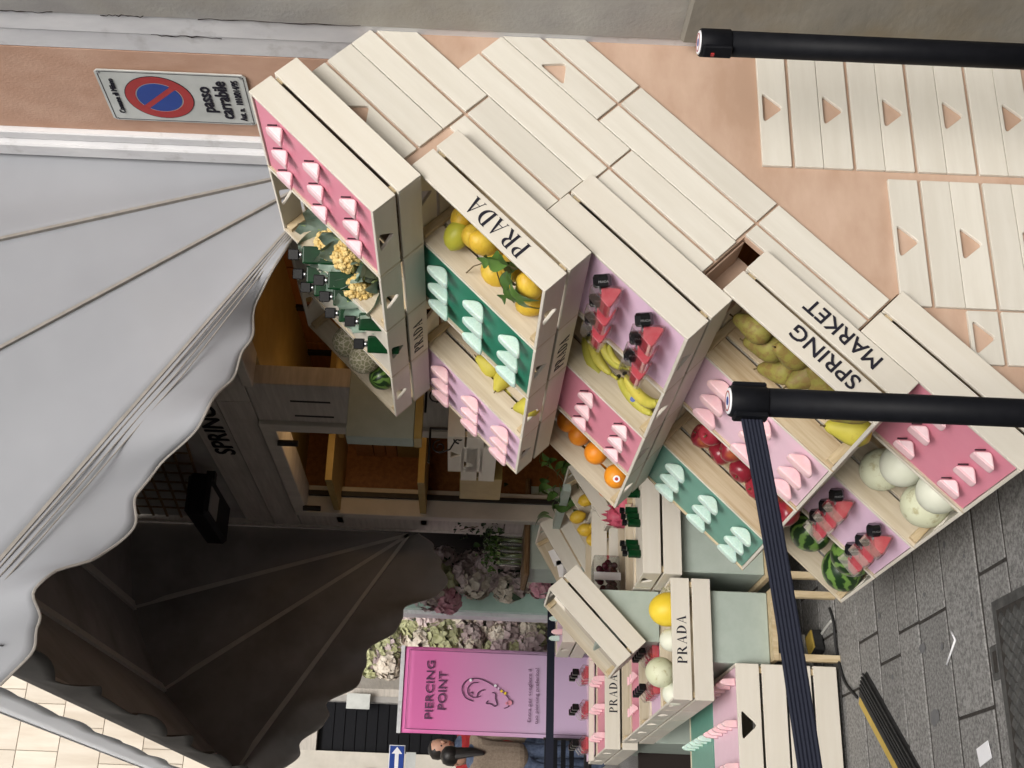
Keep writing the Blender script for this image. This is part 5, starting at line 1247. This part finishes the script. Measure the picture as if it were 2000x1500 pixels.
for x in range(795, 1075, 26):
    for y_ in (1212, 1236, 1258): sp_.append((x+rg.uniform(-8, 8), y_+rg.uniform(-7, 7), rg.choice([mv, mv, cr_, cr_, li, cr_]), rg.uniform(.85, 1.2)))
for x, y_ in ((780, 1230), (765, 1250), (750, 1270), (735, 1285), (770, 1275), (748, 1295), (725, 1300), (762, 1300), (718, 1280), (770, 1258)): sp_.append((x, y_, rg.choice([cr_, li, mv]), rg.uniform(.8, 1.1)))
garland('tall hydrangea garland above the pink banner', sp_, 11.6, 40)
# ------------------------------------------------------------------ pink roll-up banner
YBN = 10.7; t0, t1 = onY(787, 1262, YBN), onY(791, 1431, YBN)
bn = thing('rollup_banner', 'magenta to lilac roll-up banner reading PIERCING POINT with ear drawing', 'banner', None, T(t1.x, YBN, 0))
bw = t0.x-t1.x; bh = t0.z
n = 20; vs = []; fs = []
for j in range(21):
    for i in range(n+1):
        u, v = i/n, j/20; z = .10+(bh-.12)*v; vs.append((bw*u, .012*sin(v*6.5)*(abs(u-.5)*2)**3-.035*(1-v)*0, z))
for j in range(20):
    for i in range(n): a = j*(n+1)+i; fs.append((a, a+1, a+n+2, a+n+1))
o = MB().add(vs, fs).build('printed_cloth', 'banner_print', bn, smooth=True); md = o.modifiers.new('s', 'SOLIDIFY'); md.thickness = .001; md.offset = 1
MB().box(-.004, bw+.004, -.014, .014, bh-.022, bh+.012).build('top_rail', 'white_paint', bn); MB().box(-.02, bw+.02, -.06, .06, .004, .10).build('cassette', 'steel', bn, bevel=.01); MB().tube([(bw/2, .03, .1), (bw/2, .03, bh)], .01, 8).build('pole', 'steel', bn)
mat('banner_ink', (.10, .04, .09), rough=.6)
k_ = bw/.79
def print_text(txt, xb, yl, yr, bold, k=1.5):
    l, r = onY(xb, yl, YBN), onY(xb, yr, YBN); mesh_obj('lettering', text_mesh(txt, (r.x-l.x)/len(txt)*k, 'banner_ink', bold, width=r.x-l.x), 'banner_ink', bn, T(l.x-t1.x, -.016, (l.z+r.z)/2))
print_text('PIERCING', 846, 1405, 1291, .007); print_text('POINT', 871, 1387, 1312, .007)
print_text('Entra per scegliere il', 1037, 1411, 1308, 0, 2.1); print_text('tuo piercing preferito!', 1051, 1415, 1306, 0, 2.1)
def line2(pts, r=.0045, nm='drawn_line', m='banner_ink'):
    out = []
    P = [Vector((p[0], 0, p[1])) for p in pts]
    for i in range(len(P)-1):
        p0, p1_, p2_, p3 = P[max(i-1, 0)], P[i], P[i+1], P[min(i+2, len(P)-1)]
        for k in range(5): t = k/5; out.append(.5*((2*p1_)+(-p0+p2_)*t+(2*p0-5*p1_+4*p2_-p3)*t*t+(-p0+3*p1_-3*p2_+p3)*t**3))
    out.append(P[-1]); MB().tube(out, r, 5).build(nm, m, bn, T(0, -.014, 0))
def bpx(x, y_):
    p = onY(780+x*.16, 1250+y_*.16, YBN); return (p.x-t1.x, p.z)
line2([bpx(*p) for p in ((900, 750), (810, 710), (765, 620), (780, 540), (850, 480), (960, 475), (1060, 510), (1180, 580), (1260, 640), (1320, 700), (1345, 760), (1330, 815), (1275, 838))])
line2([bpx(*p) for p in ((965, 522), (890, 530), (835, 590), (840, 660), (890, 700), (945, 702), (995, 685))]); line2([bpx(*p) for p in ((945, 700), (960, 650), (1000, 622), (1038, 615))])
line2([bpx(*p) for p in ((1130, 645), (1170, 660), (1172, 720), (1190, 790), (1160, 812), (1115, 785), (1060, 778), (1080, 745))]); line2([bpx(*p) for p in ((868, 640), (890, 650), (895, 668))])
for (x, y_, r_, m) in ((1345, 770, .022, 'pink'), (1310, 775, .013, 'pink'), (1245, 630, .012, 'melon_yellow'), (1290, 655, .012, 'melon_yellow'), (1170, 562, .012, 'paper'), (870, 495, .013, 'paper'), (1210, 595, .010, 'lilac')):
    c = bpx(x, y_); MB().lathe([(r_, 0), (r_, .003)], 12, RX(pi/2)).build('drawn_gem', m, bn, T(c[0], -.018, c[1]))
for (x0, x1, z0, z1) in ((.03, bw-.03, bh-.063, bh-.059), (.03, .034, .25, bh-.06), (bw-.034, bw-.03, .25, bh-.06)): MB().box(x0, x1, -.0145, -.0135, z0, z1).build('border_line', 'banner_ink', bn)
# ------------------------------------------------------------------ arrow sign, notice, people, bicycle rack
ar = onY(775, 1476, 13.2); sgn = thing('arrow_sign', 'small blue one way sign with white arrow on a thin pole', 'sign', None, T(ar.x, 13.2, 0))
zc = ar.z; MB().box(-.16, .10, -.004, .004, zc-.075, zc+.075).build('blue_plate', 'sign_blue', sgn, bevel=.003); MB().box(-.168, .108, .0045, .007, zc-.083, zc+.083).build('white_rim', 'paper', sgn)
MB().prism([(-.14, -.02), (.02, -.02), (.02, -.055), (.09, 0), (.02, .055), (.02, .02), (-.14, .02)], -.0062, -.0045).build('arrow', 'paper', sgn, T(0, 0, zc))
MB().tube([(-.15, .02, 0), (-.15, .02, zc+.3)], .022, 8).build('pole', 'steel', sgn); MB().box(-.13, .04, -.004, .004, zc-.20, zc-.095).build('plate', 'sign_white', sgn)
nt_ = onY(700, 1357, 14.8); nb = MB().box(-.16, .02, -.012, .0, -.14, .14).build('wall_notice', 'sign_white', None, T(nt_.x, 14.85, nt_.z)); tag(nb, 'white notice board on the pilaster beside the black door', 'notice')
def body(name, joints, edges, radii, m, parent, M=Matrix(), sub=2):
    me = bpy.data.meshes.new(name); me.from_pydata(joints, edges, []); me.update(); o = mesh_obj(name, me, m, parent, M)
    o.modifiers.new('skin', 'SKIN'); sv = me.skin_vertices[0].data if me.skin_vertices else None
    for i, r in enumerate(radii): sv[i].radius = (r, r) if not isinstance(r, tuple) else r
    sv[0].use_root = True
    s = o.modifiers.new('sub', 'SUBSURF'); s.levels = sub; s.render_levels = sub
    return o
def skin_mesh(name, joints, edges, radii, m, parent, sub=2):
    bpy.ops.object.select_all(action='DESELECT')
    me = bpy.data.meshes.new(name); me.from_pydata(joints, edges, []); me.update(); o = bpy.data.objects.new(name, me); COL.objects.link(o)
    bpy.context.view_layer.objects.active = o
    md = o.modifiers.new('skin', 'SKIN')
    if not me.skin_vertices: bpy.ops.mesh.customdata_skin_add()
    for i, r in enumerate(radii): me.skin_vertices[0].data[i].radius = (r, r) if not isinstance(r, tuple) else r
    me.skin_vertices[0].data[0].use_root = True
    s = o.modifiers.new('sub', 'SUBSURF'); s.levels = sub; s.render_levels = sub
    o.data.materials.append(MATS[m]); o.parent = parent
    return o
def person(x, y_, rot, h, label, top, hair_long, legs='jeans'):
    t = thing('person', label, 'person', 'people on the street', T(x, y_, 0) @ RZ(rot) @ SC(h/1.7))
    J = [(0, 0, .95), (0, 0, 1.12), (0, 0, 1.30), (0, 0, 1.42), (0, 0, 1.50), (.10, 0, .92), (.11, .02, .50), (.11, 0, .08), (.11, -.12, .04), (-.10, 0, .92), (-.11, -.02, .50), (-.11, 0, .08), (-.11, -.12, .04),
         (.17, 0, 1.40), (.25, .02, 1.14), (.24, -.06, .90), (.24, -.10, .82), (-.17, 0, 1.40), (-.25, .02, 1.14), (-.24, -.06, .90), (-.24, -.10, .82)]
    E_ = [(0, 1), (1, 2), (2, 3), (3, 4), (0, 5), (5, 6), (6, 7), (7, 8), (0, 9), (9, 10), (10, 11), (11, 12), (3, 13), (13, 14), (14, 15), (15, 16), (3, 17), (17, 18), (18, 19), (19, 20)]
    Rr = [(.15, .11), (.14, .10), (.17, .11), (.12, .09), (.055, .055), .085, .06, .045, .04, .085, .06, .045, .04, .06, .045, .035, .03, .06, .045, .035, .03]
    skin_mesh('body', J, E_, Rr, legs, t)
    JT = [(0, 0, .86), (0, 0, 1.10), (0, 0, 1.30), (0, 0, 1.43), (.17, 0, 1.41), (.26, .02, 1.13), (.25, -.07, .90), (-.17, 0, 1.41), (-.26, .02, 1.13), (-.25, -.07, .90)]
    skin_mesh('coat', JT, [(0, 1), (1, 2), (2, 3), (3, 4), (4, 5), (5, 6), (3, 7), (7, 8), (8, 9)], [(.20, .15), (.18, .135), (.20, .14), (.14, .11), .085, .066, .052, .085, .066, .052], top, t)
    b = MB().lathe([(.02, -.125), (.055, -.115), (.072, -.06), (.080, .0), (.078, .05), (.062, .095), (.02, .118)], 20); hd = b.build('head', 'skin', t, T(0, -.01, 1.61) @ SC(1, 1.15, 1), smooth=True)
    MB().lathe([(.008, 0), (.014, .03), (.004, .05)], 8).build('nose', 'skin', hd, T(0, -.074, -.035) @ RX(.35), smooth=True)
    for s in (-1, 1):
        MB().lathe(sph(.010, 6), 8).build('eye', 'ink', hd, T(s*.03, -.068, .005)); MB().lathe(sph(.022, 6, 1.3), 8).build('ear', 'skin', hd, T(s*.08, .01, -.01) @ SC(.4, .8, 1), smooth=True)
    MB().box(-.022, .022, -.079, -.072, -.078, -.070).build('mouth', 'terracotta', hd)
    pr = [(.074, -.02), (.090, .0), (.094, .05), (.080, .10), (.03, .132)]
    MB().lathe(pr, 20).build('hair', 'hair', hd, T(0, .014, 0) @ RX(-.25), smooth=True)
    if hair_long:
        skin_mesh('long_hair', [(0, .05, 1.66), (0, .085, 1.56), (0, .12, 1.44), (.02, .14, 1.32)], [(0, 1), (1, 2), (2, 3)], [(.075, .05), (.065, .035), (.05, .022), (.02, .01)], 'hair', t)
    return t
pw = onY(878, 1478, 11.8); person(pw.x, 11.8, pi+.35, 1.66, 'person with long black hair in beige knitted coat seen from behind', 'coat', True)
pm = onY(860, 1462, 12.8); person(pm.x, 12.8, .5, 1.80, 'person with short dark hair in red and blue top beside the banner', 'red_cloth', False)
rk = onY(1000, 1480, 11.2)
cr2 = thing('chair', 'black metal chair behind the far belt beside the banner', 'chair', None, T(1.02, 10.4, 0))
for x in (-.2, .2):
    for y_ in (-.2, .2): MB().tube([(x, y_, .0), (x*.9, y_*.9, .45), (x*.9, y_*.9, .82 if y_ > 0 else .45)], .012, 6).build('leg', 'black_iron', cr2)
MB().box(-.2, .2, -.2, .2, .45, .475).build('seat', 'black_matte', cr2, bevel=.008)
for i in range(4): MB().box(-.18, .18, .17, .19, .56+i*.07, .60+i*.07).build('back_slat', 'black_matte', cr2)
